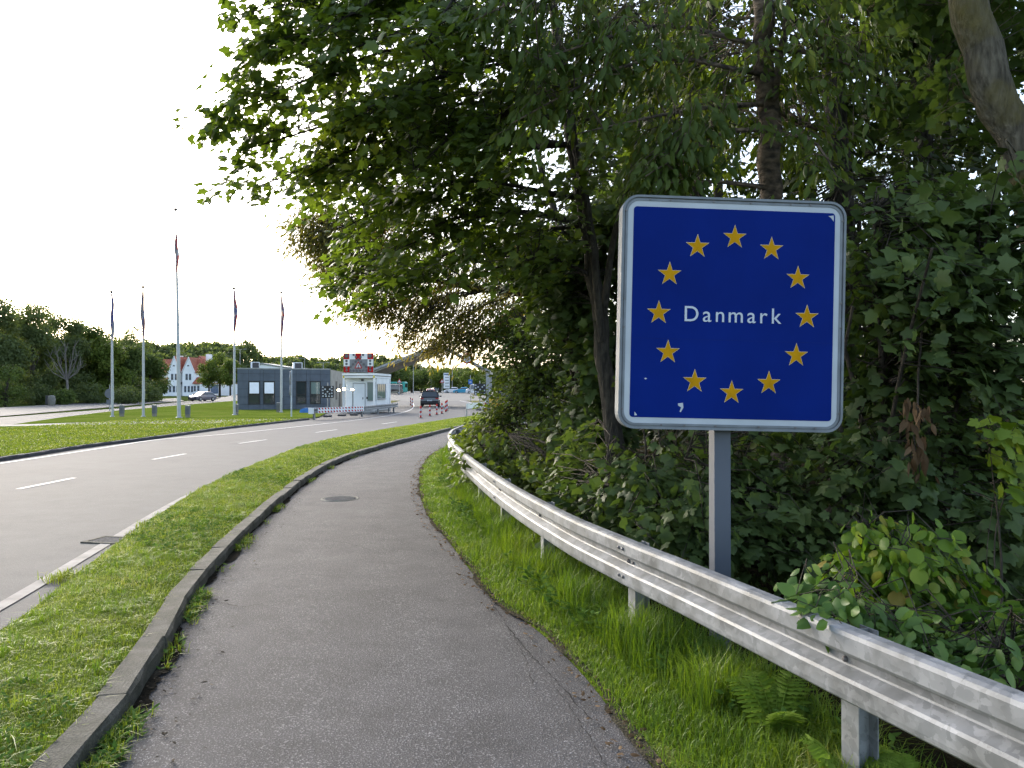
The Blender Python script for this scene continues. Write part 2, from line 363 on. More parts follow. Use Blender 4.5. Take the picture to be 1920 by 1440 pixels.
def unit(a): return a / (np.linalg.norm(a, axis=-1, keepdims=True) + 1e-9)
def leaf_frames(mid, nrm):
    mid = unit(mid); side = unit(np.cross(mid, nrm)); n = np.cross(side, mid); return side, mid, n
def leaves_mesh(name, L, t):
    V, T = t; pos, mid, nrm, size = L
    s, m, n = leaf_frames(mid, nrm); k = len(V)
    W = pos[:, None, :] + size[:, None, None] * (V[None, :, 0:1] * s[:, None] + V[None, :, 1:2] * m[:, None] + V[None, :, 2:3] * n[:, None])
    F_ = (T[None] + (np.arange(len(pos)) * k)[:, None, None]).reshape(-1, 3)
    return raw_mesh(name, W.reshape(-1, 3), F_)
def branches_mesh(name, B, sides=3):
    """B: list of (pts[k,3], r0, r1), all with the same k"""
    pts = np.array([b[0] for b in B]); n, k, _ = pts.shape
    r = np.array([np.linspace(b[1], b[2], k) for b in B])
    t = np.gradient(pts, axis=1); t = unit(t)
    ref = np.where(np.abs(t[..., 2:3]) < .9, np.array((0, 0, 1.)), np.array((1., 0, 0)))
    a = unit(np.cross(t, ref)); b = np.cross(a, t)
    th = np.arange(sides) * 2 * np.pi / sides
    V = pts[:, :, None] + r[:, :, None, None] * (np.cos(th)[:, None] * a[:, :, None] + np.sin(th)[:, None] * b[:, :, None])
    i, j, s = np.meshgrid(np.arange(n), np.arange(k - 1), np.arange(sides), indexing='ij')
    base = i * k * sides; s2 = (s + 1) % sides
    A = base + j * sides + s; Bq = base + j * sides + s2; Cq = Bq + sides; D = A + sides
    T = np.concatenate([np.stack([A, Bq, Cq], -1).reshape(-1, 3), np.stack([A, Cq, D], -1).reshape(-1, 3)])
    me = raw_mesh(name, V.reshape(-1, 3), T); me.polygons.foreach_set('use_smooth', np.ones(len(T), bool)); return me

def in_lobe(rng, c, rad, n, shell=.55):
    d = unit(rng.normal(size=(n, 3))); r = rng.uniform(0, 1, n) ** shell
    return np.array(c) + d * r[:, None] * np.array(rad)

def sprays(rng, C, axis, nper, Ls, size, droop=.25, flat=.35, up=.8, wide=.55):
    """leafy twigs: C twig centres, axis a function giving the trunk point a twig grows away from"""
    n = len(C); out = C - axis(C); out[:, 2] *= .4; d = unit(unit(out) + rng.normal(size=(n, 3)) * .45 + np.array((0, 0, -droop)))
    L = Ls * rng.uniform(.65, 1.35, n)
    t = np.tile((np.arange(nper) + .5) / nper, (n, 1)) + rng.normal(size=(n, nper)) * .05
    side = unit(np.cross(d, np.array((0, 0, 1.)))); vert = np.cross(side, d)
    sg = np.where(np.arange(nper) % 2 == 0, 1., -1.)[None] * rng.uniform(.15, 1, (n, nper))
    wv = wide * (1.05 - .65 * np.abs(t - .35))
    pos = C[:, None] + d[:, None] * ((t - .5) * L[:, None])[..., None] + side[:, None] * (sg * wv * L[:, None] * .5)[..., None] + vert[:, None] * (rng.normal(size=(n, nper)) * flat * L[:, None] * .28)[..., None]
    pos[..., 2] -= droop * (t ** 2) * L[:, None] * .5
    mid = d[:, None] * .7 + side[:, None] * (np.sign(sg) * .7)[..., None] + rng.normal(size=(n, nper, 3)) * .35 + np.array((0, 0, -droop * 1.6))
    nrm = np.array((0, 0, up)) + unit(out)[:, None] * .35 + rng.normal(size=(n, nper, 3)) * .38
    sz = size * rng.uniform(.42, 1.3, (n, nper))
    twig = [(np.array([C[i] - d[i] * L[i] * .6, C[i], C[i] + d[i] * L[i] * .45 - np.array((0, 0, droop * .2 * L[i]))])) for i in range(n)]
    return (pos.reshape(-1, 3), mid.reshape(-1, 3), nrm.reshape(-1, 3), sz.ravel()), twig

def merge(Ls): return tuple(np.concatenate([l[k] for l in Ls]) for k in range(4))

SINGLE = {}
def leaf_objects(L, idx, t, mat, parent, name='leaf'):
    """single leaves as objects that share one blade"""
    key = (id(t), mat.name)
    if key not in SINGLE:
        me = raw_mesh('leaf_blade', t[0], t[1]); me.materials.append(mat); SINGLE[key] = me
    o0 = Vector(parent.location) + (Vector(parent.parent.location) if parent.parent else Vector())
    s, m, n = leaf_frames(L[1][idx], L[2][idx])
    for k, i in enumerate(idx):
        o = bpy.data.objects.new(name, SINGLE[key]); COL.objects.link(o); o.parent = parent
        sc_ = L[3][i]
        mt = Matrix(((s[k][0], m[k][0], n[k][0], 0), (s[k][1], m[k][1], n[k][1], 0), (s[k][2], m[k][2], n[k][2], 0), (0, 0, 0, 1))) @ Matrix.Diagonal((sc_, sc_, sc_, 1))
        mt.translation = Vector(L[0][i]) - o0
        o.matrix_basis = mt

def make_tree(name, label, cat, base, trunk, tr, lobes=(), arms=(), leaf=MAPLE, lmat=None, bmat=None, nper=16, L=.55, size=.13, seed=1,
              droop=.25, group=None, singles=0, hi=None, sides=10, up=.8, flat=.35, armstep=.16, armspread=.16, arm_r=.035, wide=.55, minz=.05, extra_stems=()):
    rng = np.random.default_rng(seed)
    base = np.array(base, float)
    root = thing(name, label, cat, base, group=group)
    tp = resample(spline(np.array(trunk, float), 40), n=26)
    tp[1:-1, :2] += rng.normal(size=(24, 2)) * tr[0] * .10
    rads = np.interp(np.linspace(0, 1, 26), np.linspace(0, 1, len(tr)), tr) * (1 + rng.normal(size=26) * .03)
    rads[0] *= 1.25
    mb = MB(); mb.tube(tp - base, rads, sides)
    for st in extra_stems:
        sp = resample(spline(np.array(st[0], float), 24), n=14); mb.tube(sp - base, np.linspace(st[1], st[1] * .35, 14), 7)
    mb.build('trunk', bmat, root)
    skel = [tp[8:]] + [resample(spline(np.array(st[0], float), 24), n=14) for st in extra_stems]
    B = []; C = []
    K = 7
    for tip, start in arms:
        tip = np.array(tip, float); s = tp[int(start * 25)]
        mid = (s + tip) / 2 + np.array((0, 0, .10)) * np.linalg.norm(tip - s) + rng.normal(size=3) * .12
        pl = resample(spline([s, mid, tip], 30), n=K); B.append((pl, arm_r, .006)); skel.append(resample(pl, n=20))
        ln = np.linalg.norm(tip - s); na = max(3, int(ln * .8 / armstep))
        tt = rng.uniform(.22, 1, na) ** .8
        pts = np.stack([np.interp(tt, np.linspace(0, 1, K), pl[:, k]) for k in range(3)], 1)
        sp = armspread * (1.5 - .9 * tt)[:, None]
        C.append(pts + rng.normal(size=(na, 3)) * sp * np.array((1, 1, .9)))
    for c, rad, n in lobes: C.append(in_lobe(rng, c, rad, n))
    C = np.vstack(C); C = C[C[:, 2] > minz + .1]
    S = np.vstack(skel)
    ax_xy = tp
    def axis(Q):
        i = np.argmin(np.abs(Q[:, None, 2] - ax_xy[None, :, 2]), 1); return ax_xy[i]
    Lv, twigs = sprays(rng, C, axis, nper, L, size, droop, flat, up, wide)
    keep = Lv[0][:, 2] > minz; Lv = tuple(a[keep] for a in Lv)
    for i, tw in enumerate(twigs):
        dd = np.linalg.norm(S - tw[0], axis=1) + np.maximum(0, S[:, 2] - tw[0][2]) * .6; s = S[np.argmin(dd)]
        m1 = s * .5 + tw[0] * .5 + rng.normal(size=3) * .06 + np.array((0, 0, .06))
        B.append((np.array([s, s * .7 + m1 * .3, m1, tw[0], (tw[0] + tw[1]) / 2, tw[1], tw[2]]), .008 * (L / .5), .002))
    bme = branches_mesh('branches', [(b[0] - base, b[1], b[2]) for b in B]); bme.materials.append(bmat)
    link('branches', bme, root)
    crown = None
    idx = np.arange(len(Lv[0])); sing = idx[:0]
    if singles:
        d = np.linalg.norm(Lv[0] - np.array((0, 0, H)), axis=1)
        u = CX + Lv[0][:, 0] / np.maximum(Lv[0][:, 1], .1) * F; v = HY - (Lv[0][:, 2] - H) / np.maximum(Lv[0][:, 1], .1) * F
        d = np.where((u > 0) & (u < 1920) & (v > 0) & (v < 1440), d, 1e6)
        order = np.argsort(d); sing = order[:min(singles, len(order))]; idx = order[len(sing):]
    sub = tuple(a[idx] for a in Lv)
    if len(idx):
        me = leaves_mesh('crown', (sub[0] - base, *sub[1:]), leaf); me.materials.append(lmat); crown = link('crown', me, root, kind='stuff')
    if len(sing): leaf_objects(Lv, sing, hi or leaf, lmat, crown or root)
    return root

# ------------------------------------------------------------------ ground, road, paths
def sheet(name, outline, z, mat, kind='structure', parent=None, n=None):
    me = bpy.data.meshes.new(name); bm = bmesh.new()
    vs = [bm.verts.new((p[0], p[1], z)) for p in outline]
    f = bm.faces.new(vs); f.normal_update()
    if f.normal.z < 0: f.normal_flip()
    bmesh.ops.triangulate(bm, faces=[f]); bm.to_mesh(me); bm.free(); me.materials.append(mat)
    return link(name, me, parent, kind if parent is None else None)
def ribbon(name, A, B, zs, mat, n=80, kind='structure', parent=None, noise=0, seed=0):
    """sheet between two curves; zs heights across from A to B"""
    A = resample(A[:, :2], n=n); B = resample(B[:, :2], n=n); m = len(zs); V = []
    rng = np.random.default_rng(seed)
    for i in range(n):
        for j in range(m):
            t = j / (m - 1); p = A[i] * (1 - t) + B[i] * t; V.append((p[0], p[1], zs[j] + (rng.normal() * noise if 0 < j < m - 1 else 0)))
    T = []
    for i in range(n - 1):
        for j in range(m - 1):
            a = i * m + j; T += [(a, a + 1, a + m + 1), (a, a + m + 1, a + m)]
    me = raw_mesh(name, np.array(V), np.array(T))
    bm = bmesh.new(); bm.from_mesh(me); bmesh.ops.recalc_face_normals(bm, faces=bm.faces)
    if sum(f.normal.z for f in bm.faces) < 0: bmesh.ops.reverse_faces(bm, faces=bm.faces)
    bm.to_mesh(me); bm.free(); me.polygons.foreach_set('use_smooth', np.ones(len(T), bool)); me.materials.append(mat)
    return link(name, me, parent, kind if parent is None else None), A, B
def line_strip(name, pts, width, z, mat, parent):
    p = resample(np.array(pts)[:, :2], step=.8); t = np.gradient(p, axis=0); t = unit(t); nrm = np.stack([-t[:, 1], t[:, 0]], 1) * width / 2
    V = np.vstack([np.column_stack([p + nrm, np.full(len(p), z)]), np.column_stack([p - nrm, np.full(len(p), z)])]); n = len(p)
    T = []
    for i in range(n - 1): T += [(i, n + i, n + i + 1), (i, n + i + 1, i + 1)]
    me = raw_mesh(name, V, np.array(T)); me.materials.append(mat); return link(name, me, parent)

sheet('ground', [(-850, -150), (850, -150), (850, 900), (-850, 900)], -.06, M_GROUND)

# curves of the place (photo survey points laid out on the ground)
KERB = spline([(-1.75, 1.2, 0), (-1.85, 2.3, 0), G(170, 1440), G(290, 1270), G(375, 1110), G(480, 992), G(545, 930), G(605, 885), G(665, 857), G(745, 833), (-3.35, 27.5, 0), (-2.6, 33.5, 0), (-1.5, 40, 0), (.8, 48, 0), (3.5, 55, 0)], 200)
PATH_R = spline([(1.2, 1.2, 0), (1.0, 2.3, 0), G(1225, 1440), G(1100, 1272), G(1000, 1175), G(930, 1130), G(890, 1080), G(845, 1020), G(802, 965), G(788, 925), (-1.95, 16.5, 0), (-2.15, 20, 0), (-2.0, 23.5, 0), (-1.2, 27.5, 0), (.5, 33, 0), (3.2, 40, 0), (6.5, 47, 0)], 200)
ROAD_R = spline([(-3.1, 1.0, 0), G(0, 1185), G(130, 1088), G(270, 985), G(390, 910), G(500, 862), G(600, 828), G(735, 803), G(850, 785), G(935, 774)], 120)
ROAD_L = spline([(-12.2, 1, 0), (-12.4, 10, 0), G(0, 865), G(160, 840), G(300, 822), G(420, 805), G(500, 796), G(580, 787)], 80)

ribbon('cycle_path', KERB, PATH_R, [0.0, .012, .018, .012, 0.0], M_PATH, 160)
road_out = [tuple(p[:2]) for p in ROAD_L] + [(-13.9, 52), (-15, 60), (-21, 70), (-27, 85), (-30, 110), (-45, 200), (-60, 320), (-20, 330), (-8, 130), (14, 110), (16, 80), (6, 70)] + [tuple(p[:2]) for p in ROAD_R[::-1]]
ROAD = sheet('road', road_out, -.004, M_ROAD)
# lane paint
LN = .004
line_strip('edge_line', spline([(-12.0, 2, 0), (-12.15, 12, 0), G(0, 869), G(160, 845), G(300, 824), G(430, 813.5), G(586, 797), G(685, 785.5), G(738, 777.5), G(767, 769.5), G(776, 762), G(773, 754)], 120), .13, LN, M_PAINT, ROAD)
line_strip('edge_line', spline([(-3.55, 2.5, 0), G(0, 1138), G(187, 1027), G(367, 923), G(520, 860), G(560, 846)], 60), .125, LN, M_PAINTW, ROAD)
for a, b in (((35, 917), (140, 896)), ((287, 861.5), (348, 851)), ((448, 831.5), (500, 824.5)), ((592, 811), (632, 805.5)), ((716, 795), (744, 791))):
    line_strip('lane_dash', [G(*a), G(*b)], .11, LN, M_PAINT, ROAD)
for a, b in (((700, 775.5), (800, 771.5)),):
    line_strip('worn_line', [G(*a), G(*b)], .12, LN, M_PAINTW, ROAD)
line_strip('stop_line', [G(784, 760.3), G(893, 760.3)], .35, LN, M_PAINT, ROAD)
line_strip('edge_line', spline([G(843, 748), G(870, 753), G(893, 757)], 10), .2, LN, M_PAINT, ROAD)
for q in ([(428, 830), (470, 823), (495, 824.5), (452, 831.5)], [(540, 808.5), (578, 803.5), (586, 804.6), (548, 809.6)], [(562, 837), (592, 830.5), (604, 831.5), (576, 838)], [(607, 826), (700, 804.5), (740, 797), (745, 798.5), (706, 807), (632, 822)]):
    sheet('asphalt_patch', [G(*p) for p in q], .002, M_PATCH, parent=ROAD)

# near grass strip between kerb and road (raised behind the kerb)
tk = unit(np.gradient(KERB[:, :2], axis=0)); KN = np.stack([-tk[:, 1], tk[:, 0]], 1)
KB = KERB[:, :2] + KN * .165
STRIP, SA, SB = ribbon('grass_strip', KB, np.vstack([ROAD_R[:, :2], [(3.2, 72)]]), [.09, .115, .12, .11, .08, .012], M_TURF, 140, noise=.006)
# verge right of the path, woodland floor
RAIL = spline([(2.45, .3, .75), (2.02, 1.6, .75), (1.70, 2.57, .75), (1.41, 3.40, .75), (1.05, 4.49, .75), (.765, 5.31, .75), (.435, 6.44, .745), (-.09, 8.85, .735), (-.80, 13.0, .72), (-1.27, 16.6, .71), (-1.47, 18.8, .70), (-1.52, 21.2, .70), (-1.25, 24, .70), (-.45, 28, .70), (.8, 33, .7), (2.6, 39, .7)], 240)
tr_ = unit(np.gradient(RAIL[:, :2], axis=0)); RN = np.stack([-tr_[:, 1], tr_[:, 0]], 1)
ribbon('verge', PATH_R, RAIL[:, :2] - RN * .45, [.004, .02, .03, .04, .04, .03], M_TURF, 120, noise=.008)
sheet('woodland_floor', [tuple(p) for p in (RAIL[:, :2] - RN * .40)] + [(30, 60), (60, 40), (60, -10), (4, -10)], .022, M_SOIL)
# left of the road: lawns, concrete strip, other carriageway
def pxs(*p): return [G(*q)[:2] for q in p]
LAWNNEAR = sheet('lawn', [tuple(p[:2] + np.array((-.16, 0))) for p in ROAD_L] + pxs((560, 788), (470, 793), (407, 797), (240, 799), (0, 803)) + [(-60, 34), (-60, 1)], .09, M_LAWN)
sheet('paved_strip', pxs((590, 786), (560, 788), (470, 793), (407, 797), (240, 799), (0, 803)) + [(-60, 34)] + pxs((24, 798), (216, 792), (455, 788)) , .05, M_CONC)
LAWNFAR = sheet('lawn', pxs((24, 798), (120, 783.5), (216, 771.5), (311, 763), (436, 752.4)) + [(-40, 125), (-25, 92), (-20, 75)] + pxs((622, 770), (612, 776), (598, 783), (583, 785.5), (455, 788), (216, 792)), .06, M_LAWN)
sheet('side_road', [(-60, 38)] + pxs((0, 803), (24, 799), (120, 783.5), (216, 771.5), (311, 763), (436, 752.4)) + [(-50, 160), (-60, 200), (-80, 195)] + pxs((436, 748), (355, 751.5), (216, 766), (0, 782)) + [(-70, 50)], -.02, M_ROAD)
sheet('side_pavement', [(-80, 58)] + pxs((0, 780), (199, 763.5), (345, 751.3), (330, 746.5), (216, 752), (0, 764)) + [(-95, 70)], -.01, M_ROAD2)
sheet('verge', pxs((821, 739.6), (893, 755.6), (912, 752), (870, 742)), .03, M_DRYVERGE)
sheet('verge', pxs((733, 756), (770, 746), (764, 742), (733, 744)), .03, M_DRYVERGE)
sheet('car_park', pxs((845, 741.6), (890, 750), (960, 750), (960, 740)), .01, M_CONC)

# soil washed against the kerb foot and over the ragged right edge of the path
def dirt(name, curve, n_out, z, wmin, wmax, seed, mat):
    rr_ = np.random.default_rng(seed); c = resample(curve[:, :2], step=.06); c = c[(c[:, 1] > 1.8) & (c[:, 1] < 30)]; t = unit(np.gradient(c, axis=0)); nn_ = np.stack([-t[:, 1], t[:, 0]], 1) * n_out
    s_ = np.arange(len(c)); wv = wmin + (wmax - wmin) * np.clip(.5 + .35 * np.sin(s_ * .11 + seed) + .3 * np.sin(s_ * .37) + rr_.normal(size=len(c)) * .16, 0, 1)
    V = np.vstack([np.column_stack([c - nn_ * .06, np.full(len(c), z)]), np.column_stack([c + nn_ * wv[:, None], np.full(len(c), z + .004)])]); n = len(c); T = []
    for i in range(n - 1): T += [(i, n + i, n + i + 1), (i, n + i + 1, i + 1)]
    me = raw_mesh(name, V, np.array(T)); me.materials.append(mat); return link(name, me, None, 'structure')
M_DIRT = lawn('dark_dirt', [(.3, (.018, .016, .013)), (.55, (.035, .031, .026)), (.75, (.065, .058, .05))], 3, 60)
M_CRACK = plain('crack_dark', (.030, .028, .027), .95, spec=.1)  # dark tone of the strips drawn as path cracks
M_DIRT2 = lawn('dry_dirt', [(.3, (.055, .05, .04)), (.55, (.09, .08, .06)), (.75, (.14, .125, .09))], 3, 60)
dirt('gutter_dirt', KERB, -1, .008, .0, .09, 2, M_DIRT); dirt('path_edge_dirt', PATH_R, 1, .016, -.02, .05, 5, M_DIRT2)

# kerb stones, one by one
def kerb_run(parent, curve, width, height, mat, off, step=1.0, seed=3, slope=.0):
    rng = np.random.default_rng(seed); p = resample(curve[:, :2], step=step)
    Ls = step - .006; b = .022
    mb = MB(); prof = [(0, -.12), (.008, height - b * 1.3), (b, height - .004), (width - .01, height), (width, height - .02), (width, -.12)]
    m = 5
    for s in range(1):
        vs = []; xs = np.linspace(-Ls / 2, Ls / 2, m)
        for x in xs:
            for (q, z) in prof: vs.append((x, q + rng.normal() * .004, z + rng.normal() * .0035))
        k = len(prof); fs = [tuple(range(k)), tuple(range((m - 1) * k, m * k))[::-1]]
        for i in range(m - 1):
            for j in range(k): fs.append((i * k + j, i * k + (j + 1) % k, (i + 1) * k + (j + 1) % k, (i + 1) * k + j))
        mb.add(vs, fs)
    me = mb.mesh('kerb_stone', mat)
    for i in range(len(p) - 1):
        c = (p[i] + p[i + 1]) / 2; a = math.atan2(p[i + 1][1] - p[i][1], p[i + 1][0] - p[i][0])
        o = link('kerb_stone', me, parent); o.location = (c[0] + rng.normal() * .004, c[1], rng.normal() * .004)
        o.scale = (np.linalg.norm(p[i + 1] - p[i]) / step, 1, 1)
        o.rotation_euler = (rng.normal() * .015, rng.normal() * .004, a + rng.normal() * .004)
kerb = thing('kerb', 'mossy grey concrete kerb between the cycle path and the grass strip', 'kerb')
kerb_run(kerb, KERB[:, :], .17, .115, M_KERB, 0)
kerb2 = thing('kerb', 'dark low kerb along the far left edge of the road beside the lawn', 'kerb')
kerb_run(kerb2, ROAD_L, .15, .095, M_KERBD, 0, seed=8)

# ------------------------------------------------------------------ grass
def blades_mesh(name, pos, h, wd, rng, lean=.45):
    n = len(pos); a = rng.uniform(0, 2 * np.pi, n); d = np.stack([np.cos(a), np.sin(a), np.zeros(n)], 1); s = np.stack([-np.sin(a), np.cos(a), np.zeros(n)], 1)
    ln = np.abs(rng.normal(size=n)) * lean + .12
    p0 = pos; p1 = pos + np.array((0, 0, 1.)) * (h * .6)[:, None] + d * (h * ln * .35)[:, None]
    p2 = pos + np.array((0, 0, 1.)) * (h * (1 - .35 * np.minimum(ln, 1.2)))[:, None] + d * (h * ln)[:, None]
    V = np.stack([p0 - s * wd[:, None], p0 + s * wd[:, None], p1 - s * wd[:, None] * .75, p1 + s * wd[:, None] * .75, p2], 1).reshape(-1, 3)
    T = np.array([(0, 1, 3), (0, 3, 2), (2, 3, 4)])[None] + (np.arange(n) * 5)[:, None, None]
    return raw_mesh(name, V, T.reshape(-1, 3))
M_GRASS = leaf_mat('grass_blade', [(0, (.105, .17, .014)), (.4, (.175, .24, .024)), (.75, (.24, .29, .045)), (1, (.36, .32, .14))], .45, (1.35, 1.35, .5), .5, patch=1.3, spec=.25)
M_GRASSL = leaf_mat('lush_grass_blade', [(0, (.075, .14, .016)), (.45, (.125, .21, .022)), (.8, (.18, .25, .035)), (1, (.32, .29, .12))], .42, (1.35, 1.35, .5), .45, patch=1.6, spec=.3)
M_LAWNB = leaf_mat('lawn_blade', [(0, (.11, .165, .015)), (.5, (.16, .215, .022)), (1, (.25, .26, .06))], .4, (1.3, 1.3, .5), .5, patch=.5, spec=.2)
def scatter(rng, A, B, n, power=1.0, ymin=1.6, ymax=60, v0=0.0, v1=1.0):
    """points between two curves, denser near the viewer"""
    m = len(A); mid = (A + B) / 2; wdt = np.linalg.norm(A - B, axis=1); seg = np.linalg.norm(np.gradient(mid, axis=0), axis=1)
    wgt = wdt * seg / np.maximum(mid[:, 1], 2.5) ** power; wgt[(mid[:, 1] < ymin) | (mid[:, 1] > ymax)] = 0
    i = rng.choice(m - 1, n, p=wgt[:-1] / wgt[:-1].sum()); u = rng.uniform(0, 1, n); v = rng.uniform(v0, v1, n)
    a = A[i] * (1 - u)[:, None] + A[i + 1] * u[:, None]; b = B[i] * (1 - u)[:, None] + B[i + 1] * u[:, None]
    return a * (1 - v)[:, None] + b * v[:, None], v
rng = np.random.default_rng(11)
def grass(name, label, A, B, n, hf, wf, mat, zf, power, ymin, ymax, v0=0, v1=1, lean=.5):
    p, v = scatter(rng, A, B, n, power, ymin, ymax, v0, v1)
    pos = np.column_stack([p, zf(v)]); h = hf(v, p) * rng.uniform(.5, 1.25, n)
    wd = wf * (1 + np.maximum(0, p[:, 1] - 6) * .11) * rng.uniform(.7, 1.2, n)
    me = blades_mesh(name, pos, h, wd, rng, lean); me.materials.append(mat); o = link(name, me, None, 'stuff'); o['label'] = label; o['category'] = 'grass'; return o
zS = lambda v: np.interp(v, np.linspace(0, 1, 6), [.09, .115, .12, .11, .08, .012]) - .01
grass('grass', 'short green grass on the raised strip between cycle path and road', SA, SB, 130000, lambda v, p: .035 + .02 * np.sin(p[:, 0] * 5 + p[:, 1] * 3.1) ** 2, .0022, M_GRASS, zS, 1.25, 1.8, 48, -.025, .985, .9)
tc_, tv_ = scatter(rng, SA, SB, 420, 1.2, 2.0, 26, .02, .97); ii = np.repeat(np.arange(420), 36); tp_ = tc_[ii] + rng.normal(size=(len(ii), 2)) * .035
me = blades_mesh('grass_clumps', np.column_stack([tp_, zS(tv_)[ii]]), rng.uniform(.04, .10, len(ii)) * rng.uniform(.7, 1.3, 420)[ii], np.full(len(ii), .0026), rng, .8); me.materials.append(M_GRASSL); o = link('grass_clumps', me, None, 'stuff'); o['label'] = 'taller grass clumps scattered over the raised strip'; o['category'] = 'grass'
vA = resample(PATH_R[:, :2], n=160); vB = resample(RAIL[:, :2] - RN * .30, n=160)
zV = lambda v: np.interp(v, np.linspace(0, 1, 6), [.004, .02, .03, .04, .04, .03]) - .01
grass('grass', 'lush green grass between cycle path and guardrail', vA, vB, 85000, lambda v, p: (.05 + .20 * np.clip(v, 0, 1) ** 1.2) * (.75 + .5 * np.sin(p[:, 0] * 4.1 + p[:, 1] * 2.7) ** 2), .0026, M_GRASSL, zV, 1.15, 1.8, 30, .0, 1, .6)
rA = resample(RAIL[:, :2] + RN * .20, n=160); rB = resample(RAIL[:, :2] - RN * .25, n=160)
grass('tall_grass', 'tall grass growing up around the guardrail posts', rA, rB, 22000, lambda v, p: .20 + .20 * np.sin(p[:, 1] * 3.3 + 1) ** 2, .0028, M_GRASSL, lambda v: .03 + 0 * v, .9, 4.0, 30, 0, 1, .45)
lA = resample(ROAD_L[:, :2] + np.array((-.17, 0)), n=120); lB = lA + np.array((-9, -.5)); 
grass('grass', 'mown lawn grass beside the dark kerb left of the road', lA, lB, 60000, lambda v, p: .05 + 0 * v, .006, M_LAWNB, lambda v: .088 + 0 * v, 1.6, 10, 44, 0, 1, .8)

# ------------------------------------------------------------------ guardrail
def rail_profile():
    raw = [(.000, .000), (.052, .004), (.070, .018), (.074, .040), (.076, .098), (.068, .112), (.014, .140), (.010, .148), (.010, .176), (.014, .184), (.066, .206), (.076, .220), (.078, .285), (.072, .302), (.052, .311), (.012, .312)]
    return np.array(raw)
BOLT = MB().tube([(0, -.002, 0), (0, .010, 0), (0, .015, 0)], [.014, .013, .005], 8).mesh('bolt', M_BOLT)
def bolt(root, q, n, k):
    o = link('bolt', BOLT, root); o.location = tuple(q - np.array(root.location)); o.rotation_euler = (0, 0, math.atan2(-n[0], n[1])); o.scale = (k, k, k)
def guardrail(root, curve, beam_len, posts, s0=0.0, mat=M_GALV, bolts=True, first=0, flip=1, post_h=None):
    o0 = np.array(root.location)
    p = resample(curve, step=.12); t = unit(np.gradient(p[:, :2], axis=0)); nr = np.stack([-t[:, 1], t[:, 0]], 1) * flip
    d = np.concatenate([[0], np.cumsum(np.linalg.norm(np.diff(p[:, :2], axis=0), axis=1))])
    at = lambda s: (np.array([np.interp(s, d, p[:, k]) for k in range(3)]), np.array([np.interp(s, d, nr[:, k]) for k in range(2)]))
    prof = rail_profile(); k = len(prof)
    s = s0; j = 0
    while s < d[-1] - .2:
        e = min(s + beam_len + .10, d[-1]); S = np.linspace(s, e, max(4, int((e - s) / .15)))
        back = .004 * (j % 2)
        V = []; Fc = []
        for side in (0, .005):
            for q in S:
                c, n = at(q)
                for (o, z) in prof: V.append((c[0] + n[0] * (o - side - back), c[1] + n[1] * (o - side - back), c[2] - .312 + z))
        m = len(S); off = m * k
        for i in range(m - 1):
            for a in range(k - 1):
                f = (i * k + a, i * k + a + 1, (i + 1) * k + a + 1, (i + 1) * k + a)
                Fc.append(f); Fc.append(tuple(off + x for x in f[::-1]))
            for a in (0, k - 1): Fc.append((i * k + a, (i + 1) * k + a, off + (i + 1) * k + a, off + i * k + a))
        for i in (0, m - 1):
            for a in range(k - 1): Fc.append((i * k + a, i * k + a + 1, off + i * k + a + 1, off + i * k + a))
        mb = MB(); mb.add(V, Fc, 0, False); beam = mb.build('beam', mat, root, world=True)
        if bolts and s > 0:
            for ds in (.02, .08):
                for (o, z) in ((.076, .07), (.078, .255), (.010, .160)):
                    c, n = at(s + ds - (.02 if o < .05 else 0))
                    bolt(root, np.array((c[0] + n[0] * o, c[1] + n[1] * o, c[2] - .312 + z)), n, .8)
        s += beam_len; j += 1
    for q in posts:
        if q > d[-1]: continue
        c, n = at(q); tv = np.array((n[1], -n[0])); hgt = c[2] - .03
        mb = MB(); a = math.atan2(tv[1], tv[0])
        for off, dim in ((-.014, (.10, .007)), (-.065, (.007, .094)), (-.115, (.10, .007))):
            cc = c[:2] + n * off; mb.box((cc[0], cc[1], hgt / 2 - .08), (dim[0], dim[1], hgt + .16), a)
        mb.build('post', mat, root, world=True)
        bolt(root, np.array((c[0] + n[0] * .010, c[1] + n[1] * .010, c[2] - .15)), n, 1.0)
gr = thing('guardrail', 'long galvanised steel guardrail curving along the cycle path below the blue sign', 'guardrail', (1.4, 3.4, 0))
d_ = np.concatenate([[0], np.cumsum(np.linalg.norm(np.diff(RAIL[:, :2], axis=0), axis=1))])
arc = lambda Y: float(np.interp(Y, RAIL[:, 1], d_))
sJ = arc(5.15); sP = arc(3.32)
guardrail(gr, RAIL, 4.0, [sP + 2.0 * k for k in range(-1, 20)], s0=sJ - 8.0 if sJ > 8 else sJ - 4.0)

# ------------------------------------------------------------------ border sign
SY = 4.98
sx, sz = (1371 - CX) / F * SY, H + (HY - 590.5) / F * SY
sign = thing('border_sign', 'large blue border sign with twelve yellow stars and white lettering on a grey post', 'sign', ((1349 - CX) / F * (SY + .1), SY + .1, 0))
def rrect(wd, ht, r, n=8):
    pts = []
    for cx, cy, a0 in ((wd / 2 - r, ht / 2 - r, 0), (-wd / 2 + r, ht / 2 - r, 90), (-wd / 2 + r, -ht / 2 + r, 180), (wd / 2 - r, -ht / 2 + r, 270)):
        for k in range(n + 1):
            a = R(a0 + 90 * k / n); pts.append((cx + r * math.cos(a), cy + r * math.sin(a)))
    return pts
SW, SH = 1.455, 1.485
mb = MB(); mb.box((0, 0, 1.0), (.105, .14, 2.04), bev=.008); post = mb.build('post', M_POST, sign)
board = bpy.data.objects.new('board', None); COL.objects.link(board); board.parent = sign
board.location = (sx - sign.location.x, -.14, sz); board.rotation_euler = (0, R(1.35), R(3.0))
